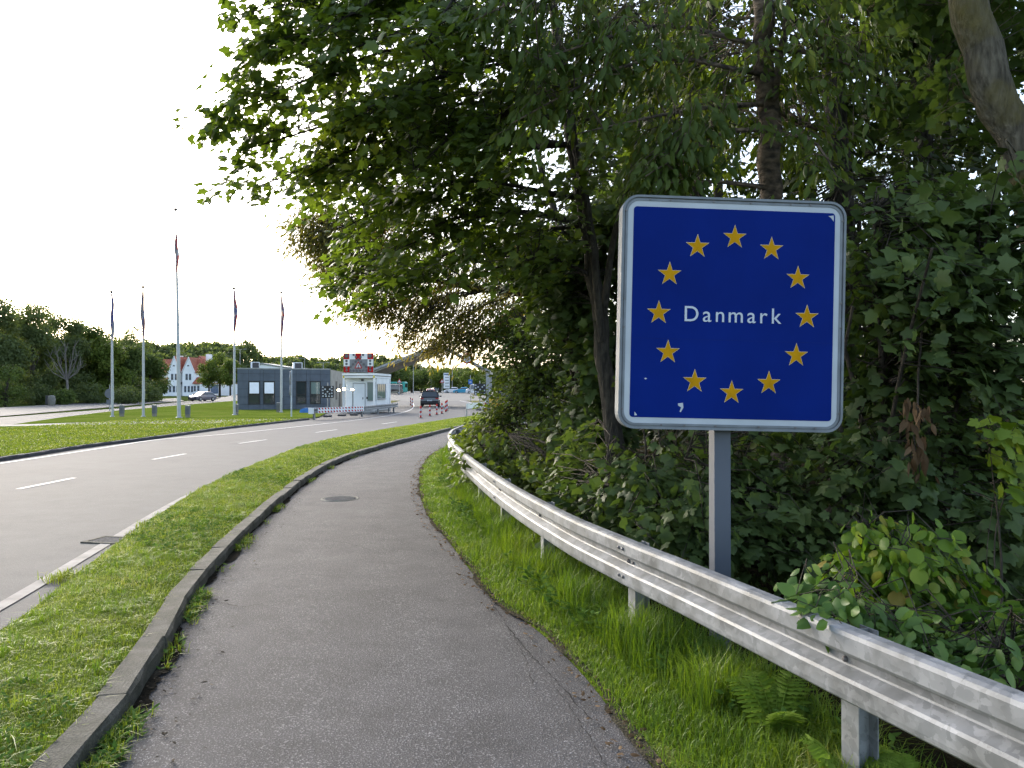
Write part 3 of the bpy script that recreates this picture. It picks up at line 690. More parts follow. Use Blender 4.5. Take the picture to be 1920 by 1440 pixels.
def plate(name, poly, y0, y1, mat, parent=board):
    mb = MB(); mb.prism(poly, 'y', y0, y1); return mb.build(name, mat, parent)
BW = .105
def ring_prism(name, outer, inner, y0, y1, mat):
    n = len(outer); mb = MB()
    V = [(p[0], y0, p[1]) for p in outer] + [(p[0], y0, p[1]) for p in inner] + [(p[0], y1, p[1]) for p in outer] + [(p[0], y1, p[1]) for p in inner]
    Fc = []
    for i in range(n):
        j = (i + 1) % n
        Fc += [(i, j, n + j, n + i), (2 * n + i, 3 * n + i, 3 * n + j, 2 * n + j), (i, 2 * n + i, 2 * n + j, j), (n + i, n + j, 3 * n + j, 3 * n + i)]
    mb.add(V, Fc); return mb.build(name, mat, board)
plate('back_shell', rrect(SW, SH, .105), .0, BW, M_RIM)
ring_prism('rim', rrect(SW, SH, .105), rrect(SW - .030, SH - .030, .092), -.012, .0, M_RIM)
ring_prism('inner_rim', rrect(SW - .046, SH - .046, .086), rrect(SW - .074, SH - .074, .074), -.007, .0, M_RIM)
plate('white_face', rrect(SW - .074, SH - .074, .072), -.004, .0, M_SIGNW)
face = plate('blue_face', rrect(1.308, 1.338, .022), -.0065, -.0035, M_BLUE)
k_ = SY / F
def star(r0, r1, rot=0):
    return [((r0 if i % 2 == 0 else r1) * math.sin(math.pi * i / 5), (r0 if i % 2 == 0 else r1) * math.cos(math.pi * i / 5)) for i in range(10)]
def fan_plate(name, poly, c, y0, y1, mat):
    mb = MB(); n = len(poly); P_ = [(c[0] + p[0], y0, c[1] + p[1]) for p in poly]; Q_ = [(c[0] + p[0], y1, c[1] + p[1]) for p in poly]
    V = P_ + Q_ + [(c[0], y0, c[1])]; mb.add(V, [(2 * n, (i + 1) % n, i) for i in range(n)] + [(i, (i + 1) % n, n + (i + 1) % n, n + i) for i in range(n)]); return mb.build(name, mat, board)
for i in range(12):
    a = R(30 * i); c = (.0 + 140 * k_ * math.sin(a), -.004 + 144.5 * k_ * math.cos(a))
    s1 = fan_plate('star', star(.0795, .0310), c, -.0082, -.006, M_STARE); s2 = fan_plate('star_face', star(.0735, .0285), c, -.0092, -.007, M_STAR)
    s2.parent = s1
    s2.matrix_parent_inverse = Matrix()
    s1.parent = board
# lettering: each letter a mesh of its own
dg = bpy.context.evaluated_depsgraph_get()
glyphs = []
for ch in 'Danmark':
    fc = bpy.data.curves.new('letter', 'FONT'); fc.body = ch; fc.size = .140; fc.extrude = .0012; fc.offset = .0003; fc.resolution_u = 6
    fo = bpy.data.objects.new('letter_outline', fc); COL.objects.link(fo); bpy.context.view_layer.update()
    me = bpy.data.meshes.new_from_object(fo.evaluated_get(bpy.context.evaluated_depsgraph_get())); bpy.data.objects.remove(fo)
    xs = [v.co.x for v in me.vertices]; glyphs.append((me, min(xs), max(xs)))
gap = (.628 - sum(g[2] - g[1] for g in glyphs)) / 6; x = -.314
for me, a, b in glyphs:
    me.materials.clear(); me.materials.append(M_LETTER); o = link('letter', me, board); o.rotation_euler = (R(90), 0, 0); o.location = (x - a, -.0082, -.052); x += b - a + gap
mb = MB(); mb.box((0, -.0068, -.167), (1.300, .0012, .003)); mb.build('seam', M_BLUESEAM, board)
for c, pts in (((-.325, -.602), [(-.02, .025), (.012, .03), (.016, .0), (.0, -.03), (-.008, -.026), (.002, 0), (-.018, .012)]), ((-.556, -.425), [(-.01, .003), (.0, .007), (.01, .002), (.0, -.005)]), ((.628, .638), [(-.02, .012), (.016, .016), (.016, -.022), (.004, -.006), (-.006, .004)]), ((-.61, -.645), [(-.012, .01), (.0, -.004), (.004, -.012), (-.012, -.014)])):
    mb = MB(); mb.prism([(c[0] + p[0], c[1] + p[1]) for p in pts], 'y', -.0075, -.006); mb.build('paint_chip', M_SIGNW, board)
for (u, v) in [(-.55, .715), (-.42, .715), (-.14, .715), (.10, .715), (.36, .715), (.49, .715), (-.703, .64), (-.703, .08), (-.703, -.10), (-.703, -.62), (.703, .62), (.703, .09), (.703, -.07), (.703, -.62), (-.45, -.716), (-.3, -.716), (-.1, -.716), (.18, -.716), (.42, -.716), (.55, -.716)]:
    mb = MB(); mb.tube([(u, -.002, v), (u, -.0125, v)], .006, 8); mb.build('rivet', M_BOLT, board)

# ------------------------------------------------------------------ woodland right of the path
LG = [(0, (.016, .030, .009)), (.5, (.030, .055, .013)), (.85, (.05, .085, .018)), (1, (.09, .12, .025))]
M_MAPLE = leaf_mat('maple_leaf', [(0, (.055, .088, .020)), (.5, (.084, .130, .028)), (.85, (.115, .165, .034)), (1, (.19, .21, .05))], .45, (1.7, 1.7, .5), .5, patch=.6, spec=.35)
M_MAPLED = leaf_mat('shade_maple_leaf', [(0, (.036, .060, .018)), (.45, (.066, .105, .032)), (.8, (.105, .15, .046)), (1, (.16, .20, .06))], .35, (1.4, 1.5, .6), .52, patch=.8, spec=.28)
M_CHERRY = leaf_mat('cherry_leaf', [(0, (.050, .080, .020)), (.6, (.082, .125, .030)), (1, (.15, .17, .045))], .42, (1.7, 1.7, .5), .5, patch=.7)
M_WILLOW = leaf_mat('willow_leaf', [(0, (.09, .11, .024)), (.5, (.16, .165, .04)), (.85, (.25, .20, .06)), (1, (.34, .21, .07))], .55, (1.7, 1.5, .6), .5, patch=.5)
M_SHRUB = leaf_mat('shrub_leaf', [(0, (.058, .090, .02)), (.5, (.095, .14, .03)), (1, (.16, .20, .045))], .38, (1.5, 1.5, .5), .55, patch=.8)
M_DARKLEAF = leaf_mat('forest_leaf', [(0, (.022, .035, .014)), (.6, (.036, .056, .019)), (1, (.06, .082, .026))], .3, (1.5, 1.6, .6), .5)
M_HAZEL = leaf_mat('hazel_leaf', [(0, (.08, .15, .02)), (.5, (.12, .20, .024)), (.9, (.17, .24, .03)), (1, (.26, .20, .05))], .4, (1.3, 1.4, .5), .45)
M_BRAMBLE = leaf_mat('bramble_leaf', [(0, (.06, .12, .028)), (.6, (.095, .17, .04)), (1, (.14, .22, .055))], .3, (1.3, 1.4, .6), .4)
M_CLOVER = leaf_mat('clover_leaf', [(0, (.06, .12, .025)), (.6, (.09, .165, .035)), (1, (.14, .22, .05))], .3, (1.3, 1.4, .6), .85, spec=.05)
M_FERN = leaf_mat('tansy_leaf', [(0, (.14, .23, .025)), (1, (.21, .30, .045))], .4, (1.3, 1.4, .5), .5)
M_DEAD = leaf_mat('dead_leaf', [(0, (.07, .042, .02)), (.6, (.12, .078, .042)), (1, (.2, .135, .08))], .2, (1.2, 1.0, .7), .8)
M_YMAPLE = leaf_mat('yellow_maple_leaf', [(0, (.10, .17, .02)), (1, (.18, .24, .03))], .35, (1.3, 1.3, .4), .5)
M_BARK = bark('maple_bark', (.022, .018, .014), (.07, .06, .046))
M_BARKC = bark('cherry_bark', (.035, .026, .02), (.19, .14, .095), True)
M_BARKM = bark('mossy_bark', (.05, .042, .028), (.16, .14, .10), False, (.12, .10, .03))
M_TWIG = bark('shrub_twig', (.025, .02, .014), (.06, .048, .034))

make_tree('maple_tree', 'maple tree with branches reaching left over the cycle path', 'tree', P(1165, 731, 9.6) * np.array((1, 1, 0)),
          [P(1166, 1005, 9.6), P(1156, 850, 9.6), P(1138, 720, 9.6), P(1118, 560, 9.55), P(1098, 400, 9.5), P(1062, 200, 9.3), P(1036, 0, 9.2), P(1010, -260, 9.0)], [.135, .11, .10, .09, .075, .05, .03],
          lobes=[(P(860, 60, 8.0), (1.7, 1.4, .9), 34), (P(780, 260, 8.6), (1.5, 1.3, .8), 28), (P(960, 400, 9.2), (1.3, 1.2, .9), 40), (P(1000, 150, 8.0), (1.2, 1.2, 1.2), 36), (P(1080, 520, 10.6), (.9, .6, .8), 50), (P(900, -250, 9.0), (3.0, 2.2, 1.1), 60)],
          arms=[(P(376, 238, 7.6), .75), (P(410, 160, 7.7), .8), (P(425, 290, 8.0), .7), (P(448, 362, 8.5), .62), (P(455, 25, 7.4), .85), (P(560, 400, 10.2), .6), (P(620, 470, 10.6), .55), (P(690, 380, 10.0), .6), (P(720, 540, 11.0), .5), (P(660, 560, 10.8), .48), (P(470, 20, 7.4), .85), (P(440, 110, 7.6), .82), (P(560, 130, 7.2), .8), (P(530, 250, 8.2), .7), (P(560, 340, 8.6), .65), (P(600, 60, 7.0), .85),
                (P(596, 545, 9.4), .5), (P(640, 430, 9.2), .55), (P(650, 330, 8.2), .66), (P(690, 200, 7.2), .75), (P(790, 90, 6.4), .85), (P(900, 260, 7.4), .7), (P(740, 470, 9.0), .5), (P(700, -80, 7.6), .9), (P(560, -100, 8.2), .92), (P(870, 520, 8.6), .42), (P(760, 330, 7.6), .66), (P(640, 230, 7.4), .75),
                (P(880, 380, 11.5), .6), (P(1000, 120, 12.0), .75), (P(1200, 300, 11), .65)],
          leaf=MAPLE, hi=MAPLE_HI, lmat=M_MAPLE, bmat=M_BARK, nper=20, L=.54, size=.098, seed=21, droop=.22, singles=300, armstep=.098, armspread=.175,
          extra_stems=[([P(1128, 640, 9.5), P(1112, 480, 9.2), P(1090, 340, 8.9), P(1075, 220, 8.7)], .055), ([P(1130, 600, 9.5), P(1150, 450, 9.2), P(1185, 320, 9.0), P(1210, 160, 8.9)], .05), ([P(1100, 400, 9.4), P(1060, 160, 9.0), P(1052, 20, 8.8)], .05)])
make_tree('cherry_tree', 'cherry tree with a dark ringed trunk rising behind the blue sign', 'tree', P(1452, 731, 8.2) * np.array((1, 1, 0)),
          [P(1456, 1048, 8.2), P(1452, 700, 8.2), P(1446, 370, 8.2), P(1440, 200, 8.2), P(1432, 60, 8.2), P(1425, -300, 8.1)], [.14, .13, .125, .115, .10, .05],
          lobes=[(P(1150, 80, 7.4), (1.0, .9, .9), 70), (P(1270, 120, 9.0), (.8, .6, .9), 50), (P(1560, 60, 7.6), (.9, .9, .8), 45), (P(1440, 230, 10.0), (1.6, .7, .9), 60), (P(1240, 290, 7.4), (.5, .6, .45), 34), (P(1280, -250, 8.0), (2.4, 2.0, 1.2), 50)],
          arms=[(P(1010, 110, 6.6), .75), (P(960, 230, 6.8), .7), (P(1080, 250, 6.8), .66), (P(1210, 330, 6.8), .6), (P(1570, 330, 7.2), .6), (P(1640, 140, 7.2), .75), (P(880, 40, 6.4), .85), (P(1180, 380, 7.6), .55), (P(1600, 260, 8.6), .66)],
          leaf=CHERRY, lmat=M_CHERRY, bmat=M_BARKC, nper=18, L=.5, size=.135, seed=33, droop=.65, singles=120, armstep=.11, armspread=.17, up=.5,
          extra_stems=[([P(1442, 250, 8.2), P(1462, 120, 8.1), P(1478, 20, 8.0), P(1500, -120, 8)], .05)])
make_tree('leaning_tree', 'thick pale mossy trunk leaning into the top right corner', 'tree', P(2010, 731, 6.6) * np.array((1, 1, 0)),
          [P(2030, 1110, 6.6), P(2010, 800, 6.6), P(1965, 480, 6.6), P(1925, 310, 6.6), P(1872, 190, 6.6), P(1836, 60, 6.6), P(1812, -60, 6.6), P(1790, -330, 6.5)], [.22, .20, .185, .17, .16, .15, .14, .10],
          lobes=[(P(1750, -260, 7.2), (2.2, 2, 1.0), 50), (P(1900, 420, 6.0), (.5, .5, .35), 22), (P(1920, 40, 9.0), (1.3, 1.0, 1.3), 60), (P(1700, 60, 9.5), (1.2, 1.0, 1.0), 50)],
          arms=[(P(1600, 30, 8.8), .8), (P(1650, 210, 9.4), .6), (P(2000, 150, 7.5), .6)],
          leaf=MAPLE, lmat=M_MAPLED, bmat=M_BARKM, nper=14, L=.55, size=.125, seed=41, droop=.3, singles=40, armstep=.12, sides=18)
make_tree('willow_tree', 'willow with narrow browning leaves hanging over the end of the cycle path', 'tree', np.array((1.6, 16.5, 0)),
          [(1.6, 16.5, 0), P(1090, 640, 16.5), P(1040, 560, 16.4), P(930, 545, 16.0), P(790, 520, 15.6), P(700, 490, 15.3)], [.20, .17, .14, .09, .06, .03],
          lobes=[(P(780, 560, 15.6), (1.1, 1.3, .75), 110), (P(880, 610, 15.5), (1.2, 1.3, .75), 120), (P(660, 470, 15.5), (1.1, 1.1, .8), 90), (P(800, 470, 15.2), (1.5, 1.2, .8), 90), (P(960, 520, 15.8), (1.3, 1.2, 1.2), 150), (P(590, 430, 15.5), (.7, .8, .6), 90), (P(700, 520, 15.4), (1.0, 1.0, .6), 80), (P(640, 500, 15.4), (.8, .9, .5), 80), (P(600, 455, 15.4), (.7, .8, .5), 70), (P(700, 580, 15.4), (.7, .8, .35), 70), (P(760, 400, 15.5), (1.6, 1.0, .7), 110), (P(830, 640, 15.5), (.9, 1, .3), 60)],
          arms=[(P(525, 405, 15.2), .9), (P(550, 450, 15.4), .9), (P(610, 520, 15.4), .9), (P(715, 590, 15.5), .75), (P(720, 632, 15.6), .7), (P(745, 645, 15.4), .7), (P(765, 615, 15.2), .7), (P(800, 650, 15.8), .6), (P(880, 660, 15.5), .5), (P(650, 560, 15.5), .85)],
          leaf=LANCE, lmat=M_WILLOW, bmat=M_BARK, nper=19, L=.66, size=.13, seed=52, droop=.45, armstep=.07, armspread=.17, up=.4, arm_r=.03,
          extra_stems=[([(1.6, 16.5, 1.0), P(1060, 470, 16.6), P(1010, 300, 16.4), P(980, 100, 16)], .12)])
# shrubs and young trees under the canopy
def shrub(name, label, base, lobes, leaf, lmat, seed, nper=16, L=.45, size=.10, singles=0, hi=None, stems=5, hgt=2.0, droop=.2, cat='shrub', group=None, up=.7, spread=.5, r=.018, bm=None, wide=.55):
    rr = np.random.default_rng(seed + 100); base = np.array(base, float)
    es = []
    for k in range(stems):
        a = rr.uniform(0, 6.28); tip = base + np.array((math.cos(a) * spread * rr.uniform(.4, 1), math.sin(a) * spread * rr.uniform(.4, 1), hgt * rr.uniform(.7, 1.0)))
        mid = base * .5 + tip * .5 + np.array((rr.normal() * .1, rr.normal() * .1, hgt * .1)); es.append(([base + rr.normal(size=3) * np.array((.08, .08, 0)), mid, tip], r * rr.uniform(.6, 1.2)))
    return make_tree(name, label, cat, base, [base, base + np.array((.02, 0, hgt * .5)), base + np.array((-.03, .03, hgt))], [r * 1.3, r, r * .4], lobes=lobes, leaf=leaf, lmat=lmat, bmat=bm or M_TWIG, nper=nper, L=L, size=size, seed=seed, droop=droop,
                     singles=singles, hi=hi, extra_stems=es, sides=7, up=up, group=group, wide=wide)
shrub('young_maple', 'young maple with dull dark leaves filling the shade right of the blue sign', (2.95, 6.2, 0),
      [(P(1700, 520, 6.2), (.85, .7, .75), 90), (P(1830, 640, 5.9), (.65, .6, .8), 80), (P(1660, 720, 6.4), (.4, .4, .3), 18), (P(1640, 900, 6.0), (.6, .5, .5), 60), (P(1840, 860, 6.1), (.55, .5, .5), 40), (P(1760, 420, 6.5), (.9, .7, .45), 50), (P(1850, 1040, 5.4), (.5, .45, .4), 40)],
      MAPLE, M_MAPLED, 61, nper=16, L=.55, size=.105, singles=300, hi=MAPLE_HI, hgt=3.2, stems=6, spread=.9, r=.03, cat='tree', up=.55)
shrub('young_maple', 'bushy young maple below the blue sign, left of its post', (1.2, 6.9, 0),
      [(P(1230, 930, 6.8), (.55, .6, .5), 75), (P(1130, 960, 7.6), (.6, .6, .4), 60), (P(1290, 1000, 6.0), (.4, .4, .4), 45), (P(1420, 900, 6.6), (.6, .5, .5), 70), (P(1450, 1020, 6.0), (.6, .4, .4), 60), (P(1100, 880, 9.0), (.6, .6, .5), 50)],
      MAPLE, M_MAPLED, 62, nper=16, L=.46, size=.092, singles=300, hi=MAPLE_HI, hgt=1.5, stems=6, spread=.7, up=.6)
shrub('elder_bush', 'leafy green bush behind the guardrail where it bends', (-.2, 12.5, 0),
      [(P(930, 860, 12.3), (.7, .9, .45), 90), (P(1010, 880, 11.5), (.8, .8, .5), 90), (P(900, 830, 15), (.5, .9, .4), 70), (P(1070, 900, 10.5), (.6, .6, .5), 60)],
      OVAL, M_SHRUB, 63, nper=18, L=.45, size=.105, singles=60, hgt=1.2, stems=6, spread=.8)
shrub('tall_thicket', 'tall thicket of thin stems and small leaves under the willow', (.7, 14.0, 0),
      [(P(990, 720, 14.2), (.9, 1.0, .9), 170), (P(940, 780, 14.5), (.55, .9, .6), 100), (P(1060, 640, 13.6), (.9, .9, .9), 150), (P(1060, 800, 13.0), (.8, .8, .7), 120), (P(960, 640, 15.0), (.6, .9, .7), 90), (P(1130, 740, 12.5), (.6, .7, .9), 80)],
      OVAL, M_SHRUB, 64, nper=20, L=.5, size=.085, hgt=3.4, stems=12, spread=1.0, r=.02)
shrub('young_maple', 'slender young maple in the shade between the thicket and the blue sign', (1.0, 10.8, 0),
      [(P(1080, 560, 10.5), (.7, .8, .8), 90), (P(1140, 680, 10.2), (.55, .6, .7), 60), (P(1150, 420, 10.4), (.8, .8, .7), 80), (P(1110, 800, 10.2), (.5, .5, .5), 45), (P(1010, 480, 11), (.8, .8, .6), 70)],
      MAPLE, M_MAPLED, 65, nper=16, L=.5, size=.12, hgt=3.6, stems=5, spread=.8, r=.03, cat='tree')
# backdrop trees deeper in the wood
back = [(3.2, 13.5, 'straight dark trunked tree in the wood behind the sign', 71), (6.0, 11.5, 'dark tree in the wood seen right of the cherry trunk', 72), (1.8, 20.0, 'dark tree deep in the wood behind the willow', 73), (8.5, 15.5, 'dark tree deep in the wood at the right edge', 74), (4.8, 18.5, 'tall dark tree deep in the wood above the sign', 75), (11.0, 22.0, 'distant dark tree in the wood at the far right', 76), (6.2, 6.6, 'dark out of frame tree added for shade, its crown behind the leaning trunk at top right', 77), (4.2, 9.9, 'dark slim tree close behind the cherry trunk', 78)]  # the tree beside the leaning trunk stands out of frame, added to shade the wood
for bx, by, lb, sd_ in back:
    rr = np.random.default_rng(sd_)
    hgt = 14.0 + rr.uniform(-1, 1)
    make_tree('forest_tree', lb, 'tree', (bx, by, 0), [(bx, by, 0), (bx + rr.normal() * .2, by, 3), (bx + rr.normal() * .3, by, 7), (bx, by + .2, hgt)], [.17, .14, .10, .04],
              lobes=[((bx + rr.normal() * .6, by + rr.normal() * .6, z), (2.3 if z < 9 else 3.1, 2.2 if z < 9 else 3.0, 1.4), 80 if z < 3 or z > 9 else 62) for z in (1.6, 3.6, 5.6, 7.6, 9.6, 11.6, 13.4)], leaf=CARD, lmat=M_DARKLEAF, bmat=M_BARK, nper=26, L=.8, size=.15, seed=sd_, droop=.3, group='dark trees deep in the wood')  # topmost lobes add a high canopy, mostly unseen, to darken the wood below
# hazel, bramble, tansy, seedlings close to the rail
shrub('hazel_bush', 'bright yellow green hazel bush with round leaves behind the guardrail right of the sign post', (2.0, 4.35, 0),
      [(P(1700, 1060, 4.15), (.30, .28, .24), 62), (P(1620, 1040, 4.3), (.16, .2, .18), 14), (P(1800, 1090, 4.0), (.22, .2, .09), 14), (P(1690, 1130, 4.0), (.3, .2, .12), 16)],
      ROUND, M_HAZEL, 81, nper=11, L=.28, size=.074, singles=300, hi=ROUND, hgt=.95, stems=5, spread=.3, r=.008, up=.35, droop=.35)
shrub('bramble', 'green bramble shoots leaning on the guardrail below the hazel', (1.75, 3.9, 0),
      [(P(1545, 1128, 3.5), (.10, .08, .05), 6), (P(1540, 1100, 3.75), (.12, .12, .08), 7), (P(1600, 1150, 3.7), (.14, .12, .07), 6), (P(1700, 1190, 3.5), (.2, .16, .08), 8)],
      OVAL, M_BRAMBLE, 82, nper=9, L=.24, size=.085, singles=200, hgt=.85, stems=5, spread=.3, r=.005, up=.5)
shrub('nettle_patch', 'dark green leafy weeds behind the guardrail in the right corner', (2.3, 3.3, 0),
      [(P(1820, 1235, 3.4), (.28, .2, .12), 20), (P(1900, 1180, 3.6), (.3, .25, .2), 22), (P(1640, 1170, 3.9), (.3, .2, .1), 12), (P(1760, 1210, 3.5), (.16, .12, .1), 6)],
      OVAL, M_BRAMBLE, 83, nper=10, L=.28, size=.085, singles=220, hgt=.7, stems=6, spread=.35, r=.005)
shrub('maple_seedling', 'yellow green maple seedling at the right edge above the hazel', (2.95, 4.7, 0),
      [(P(1890, 830, 4.6), (.14, .12, .16), 7), (P(1905, 920, 4.6), (.1, .1, .1), 3)],
      MAPLE, M_YMAPLE, 84, nper=6, L=.26, size=.10, singles=80, hi=MAPLE_HI, hgt=1.4, stems=2, spread=.15, r=.007, cat='sapling')
# withered spray hanging in the shade
wr = np.random.default_rng(5)
wp = P(1722, 850, 5.5); dead = thing('withered_branch', 'withered brown leaf spray hanging in the shade right of the sign', 'branch', wp)
mb = MB(); mb.tube(np.array([P(1735, 560, 6.0), P(1722, 700, 5.7), P(1720, 800, 5.55), P(1724, 890, 5.5)]) - wp, [.012, .009, .007, .004], 5); mb.build('twig', M_TWIG, dead)
nd = 60; zz = wr.uniform(-.16, .40, nd); pos = wp + np.column_stack([wr.normal(size=nd) * .05 - .08 * (zz > .2) * wr.integers(0, 2, nd), wr.normal(size=nd) * .05, zz])
leaf_objects((pos, np.column_stack([wr.normal(size=nd) * .3, wr.normal(size=nd) * .3, -np.ones(nd)]), wr.normal(size=(nd, 3)), wr.uniform(.06, .13, nd)), np.arange(nd), CHERRY, M_DEAD, dead)

# tansy (feathery leaves) below the rail
def fern(loc, label, seed, n=9, hgt=.38):
    rr = np.random.default_rng(seed); loc = np.array(loc, float); o = thing('tansy_plant', label, 'plant', loc, group='feathery plants under the guardrail')
    B = []; Lp = []; Lm = []; Ln = []; Ls = []
    for k in range(n):
        a = rr.uniform(0, 6.28); d = np.array((math.cos(a), math.sin(a), 0)); ln = hgt * rr.uniform(.6, 1.1)
        pl = np.array([loc + d * ln * .55 * t ** 1.3 + np.array((0, 0, ln * (t - .38 * t ** 3))) for t in np.linspace(0, 1, 7)]); B.append((pl - loc, .004, .0015))
        for t in np.linspace(.22, 1, 15):
            q = np.array([np.interp(t, np.linspace(0, 1, 7), pl[:, j]) for j in range(3)]); tg = unit(np.interp(min(1, t + .1), np.linspace(0, 1, 7), np.arange(7)) * 0 + (pl[-1] - pl[-3])); sd_ = unit(np.cross(tg, np.array((0, 0, 1.))))
            for sg in (-1, 1):
                Lp.append(q); Lm.append(sd_ * sg + tg * .55); Ln.append(np.cross(sd_, tg) + rr.normal(size=3) * .2); Ls.append(ln * .30 * math.sin(math.pi * min(.95, t * .8 + .12)) * rr.uniform(.8, 1.15))
    bm_ = branches_mesh('stem', B); bm_.materials.append(M_FERN); link('stem', bm_, o)
    L_ = (np.array(Lp) - loc, np.array(Lm), np.array(Ln), np.array(Ls)); me = leaves_mesh('foliage', L_, LANCE_W); me.materials.append(M_FERN); link('foliage', me, o, 'stuff')
LANCE_W = tmpl(sym([(0, 0), (.13, .18), (.07, .3), (.15, .45), (.07, .58), (.10, .75), (0, 1)]), (0, .4), .02)
fern(G(1455, 1395), 'feathery tansy in front of the nearest guardrail post, left of it', 91, 10, .42)
fern(G(1395, 1345), 'feathery tansy beneath the guardrail, farther left than the others', 92, 8, .30)
fern(G(1600, 1500), 'feathery tansy at the foot of the nearest guardrail post', 93, 10, .34)
fern(G(1700, 1540), 'feathery tansy at the bottom right corner below the guardrail', 94, 8, .30)

# broad weeds in the verge and along the kerb, litter on the path
def weeds(name, label, pts, size, mat, seed, per=7, hh=.05, tmp=OVAL, cat='weeds', group=None):
    rr = np.random.default_rng(seed); n = len(pts); a = rr.uniform(0, 6.28, (n, per)); d = np.stack([np.cos(a), np.sin(a), rr.uniform(.1, .9, (n, per))], -1)
    pos = pts[:, None] + d * np.array((.02, .02, 0)) + np.array((0, 0, 1.)) * rr.uniform(0, hh, (n, per))[..., None]; sz = size * rr.uniform(.5, 1.2, (n, per))
    nr = np.array((0, 0, 1.)) + rr.normal(size=(n, per, 3)) * .3
    me = leaves_mesh(name, (pos.reshape(-1, 3), d.reshape(-1, 3), nr.reshape(-1, 3), sz.ravel()), tmp); me.materials.append(mat); o = link(name, me, None, 'stuff'); o['label'] = label; o['category'] = cat
    return o
rw = np.random.default_rng(77)
ka = resample(KERB[:, :2], n=300); kb = resample(KERB[:, :2] - KN * .11, n=300)
p, v = scatter(rw, ka, kb, 900, 1.0, 2.0, 24); clump = (np.sin(p[:, 1] * 2.3) + np.sin(p[:, 1] * 5.1 + 1) + rw.normal(size=900) * .5) > .25 + .08 * (p[:, 1] - 3); p = p[clump]
weeds('kerb_weeds', 'small green weeds growing in the gutter at the foot of the mossy kerb', np.column_stack([p, np.full(len(p), .0)]), .05, M_CLOVER, 3, 6, .05, CHERRY)
pg = p[rw.integers(0, len(p), 2500)] + rw.normal(size=(2500, 2)) * .02
me = blades_mesh('gutter_grass', np.column_stack([pg, np.zeros(2500)]), rw.uniform(.03, .10, 2500), np.full(2500, .0025), rw, .9); me.materials.append(M_GRASS); o = link('gutter_grass', me, None, 'stuff'); o['label'] = 'grass tufts in the gutter at the foot of the mossy kerb'; o['category'] = 'grass'
p, v = scatter(rw, SA, SB, 2600, 1.2, 2.0, 25, .03, .95); k = (np.sin(p[:, 0] * 2.1 + p[:, 1] * 1.7) + np.sin(p[:, 1] * .9) > .35); p = p[k]; v = v[k]
weeds('clover', 'clover and plantain leaves among the short grass of the strip', np.column_stack([p, zS(v) + .02]), .032, M_CLOVER, 4, 6, .03, OVAL)
p, v = scatter(rw, vA, vB, 1500, 1.0, 2.0, 22, .35, 1); p = p[(np.sin(p[:, 0] * 3 + p[:, 1] * 2.2) + rw.normal(size=len(p)) * .4) > .3]
weeds('verge_weeds', 'broad leaved weeds among the lush grass beside the guardrail', np.column_stack([p, np.full(len(p), .06)]), .06, M_CLOVER, 5, 8, .14, OVAL)
# grass tufts on the road edge of the strip
for i, (px, py) in enumerate(((120, 1086), (278, 988), (372, 932), (388, 920), (395, 918))):
    c = G(px, py); q = c[:2] + rw.normal(size=(260, 2)) * np.array((.06, .09)); me = blades_mesh('grass_tuft', np.column_stack([q - c[:2], np.zeros(260)]), rw.uniform(.05, .12, 260), np.full(260, .004), rw, .7); me.materials.append(M_GRASS)
    o = link('grass_tuft', me); o.location = (c[0], c[1], .0); tag(o, ['grass tuft on the road edge nearest the camera', 'grass tuft on the road edge just beyond the drain', 'nearest of three grass tufts beyond the drain', 'middle of three grass tufts beyond the drain', 'farthest of three grass tufts beyond the drain'][i], 'grass tuft', 'grass tufts along the road edge')
p, v = scatter(rw, resample(PATH_R[:, :2] + np.array((-.16, 0)), n=160), resample(PATH_R[:, :2] + np.array((.07, 0)), n=160), 1500, .9, 2.5, 24)
k = rw.uniform(size=len(p)) < np.clip(.25 + (p[:, 1] - 4) * .08, .2, 1); p = p[k]; nl = len(p)
me = leaves_mesh('leaf_litter', (np.column_stack([p, np.full(nl, .026)]), np.column_stack([rw.normal(size=(nl, 2)), rw.normal(size=nl) * .15]), np.column_stack([rw.normal(size=(nl, 2)) * .4, np.ones(nl)]), rw.uniform(.012, .05, nl)), OVAL); me.materials.append(M_DEAD); o = link('leaf_litter', me, None, 'stuff'); o['label'] = 'dry brown leaf litter along the right edge of the cycle path'; o['category'] = 'leaf litter'

PATH = bpy.data.objects['cycle_path']; rc = np.random.default_rng(31)
def crack(pts, wd):
    p = resample(spline([q for q in pts], 30)[:, :2], step=.035); p = p + np.cumsum(rc.normal(size=p.shape) * .004, axis=0) * .6 + rc.normal(size=p.shape) * .005; t = unit(np.gradient(p, axis=0)); nn_ = np.stack([-t[:, 1], t[:, 0]], 1); w_ = (wd * np.clip(rc.normal(size=len(p)) * .5 + .7, .05, 1.6))[:, None]
    n = len(p); V = np.vstack([np.column_stack([p + nn_ * w_, np.full(n, .0215)]), np.column_stack([p - nn_ * w_, np.full(n, .0215)])]); T = []
    for i in range(n - 1): T += [(i, n + i, n + i + 1), (i, n + i + 1, i + 1)]
    me = raw_mesh('crack', V, np.array(T)); me.materials.append(M_CRACK); link('crack', me, PATH)
for pts, wd in (([G(905, 1110), G(960, 1190), G(1030, 1270), G(1120, 1370)], .0035), ([G(955, 1185), G(985, 1240), G(1000, 1290)], .002), ([G(880, 1068), G(905, 1110)], .003), ([G(1040, 1290), G(1085, 1360), G(1140, 1440)], .0025), ([G(540, 1010), G(640, 1020), G(700, 1035)], .003), ([G(480, 1100), G(560, 1080), G(640, 1085)], .0025), ([G(400, 1130), G(450, 1140), G(500, 1135)], .004)): crack(pts, wd)
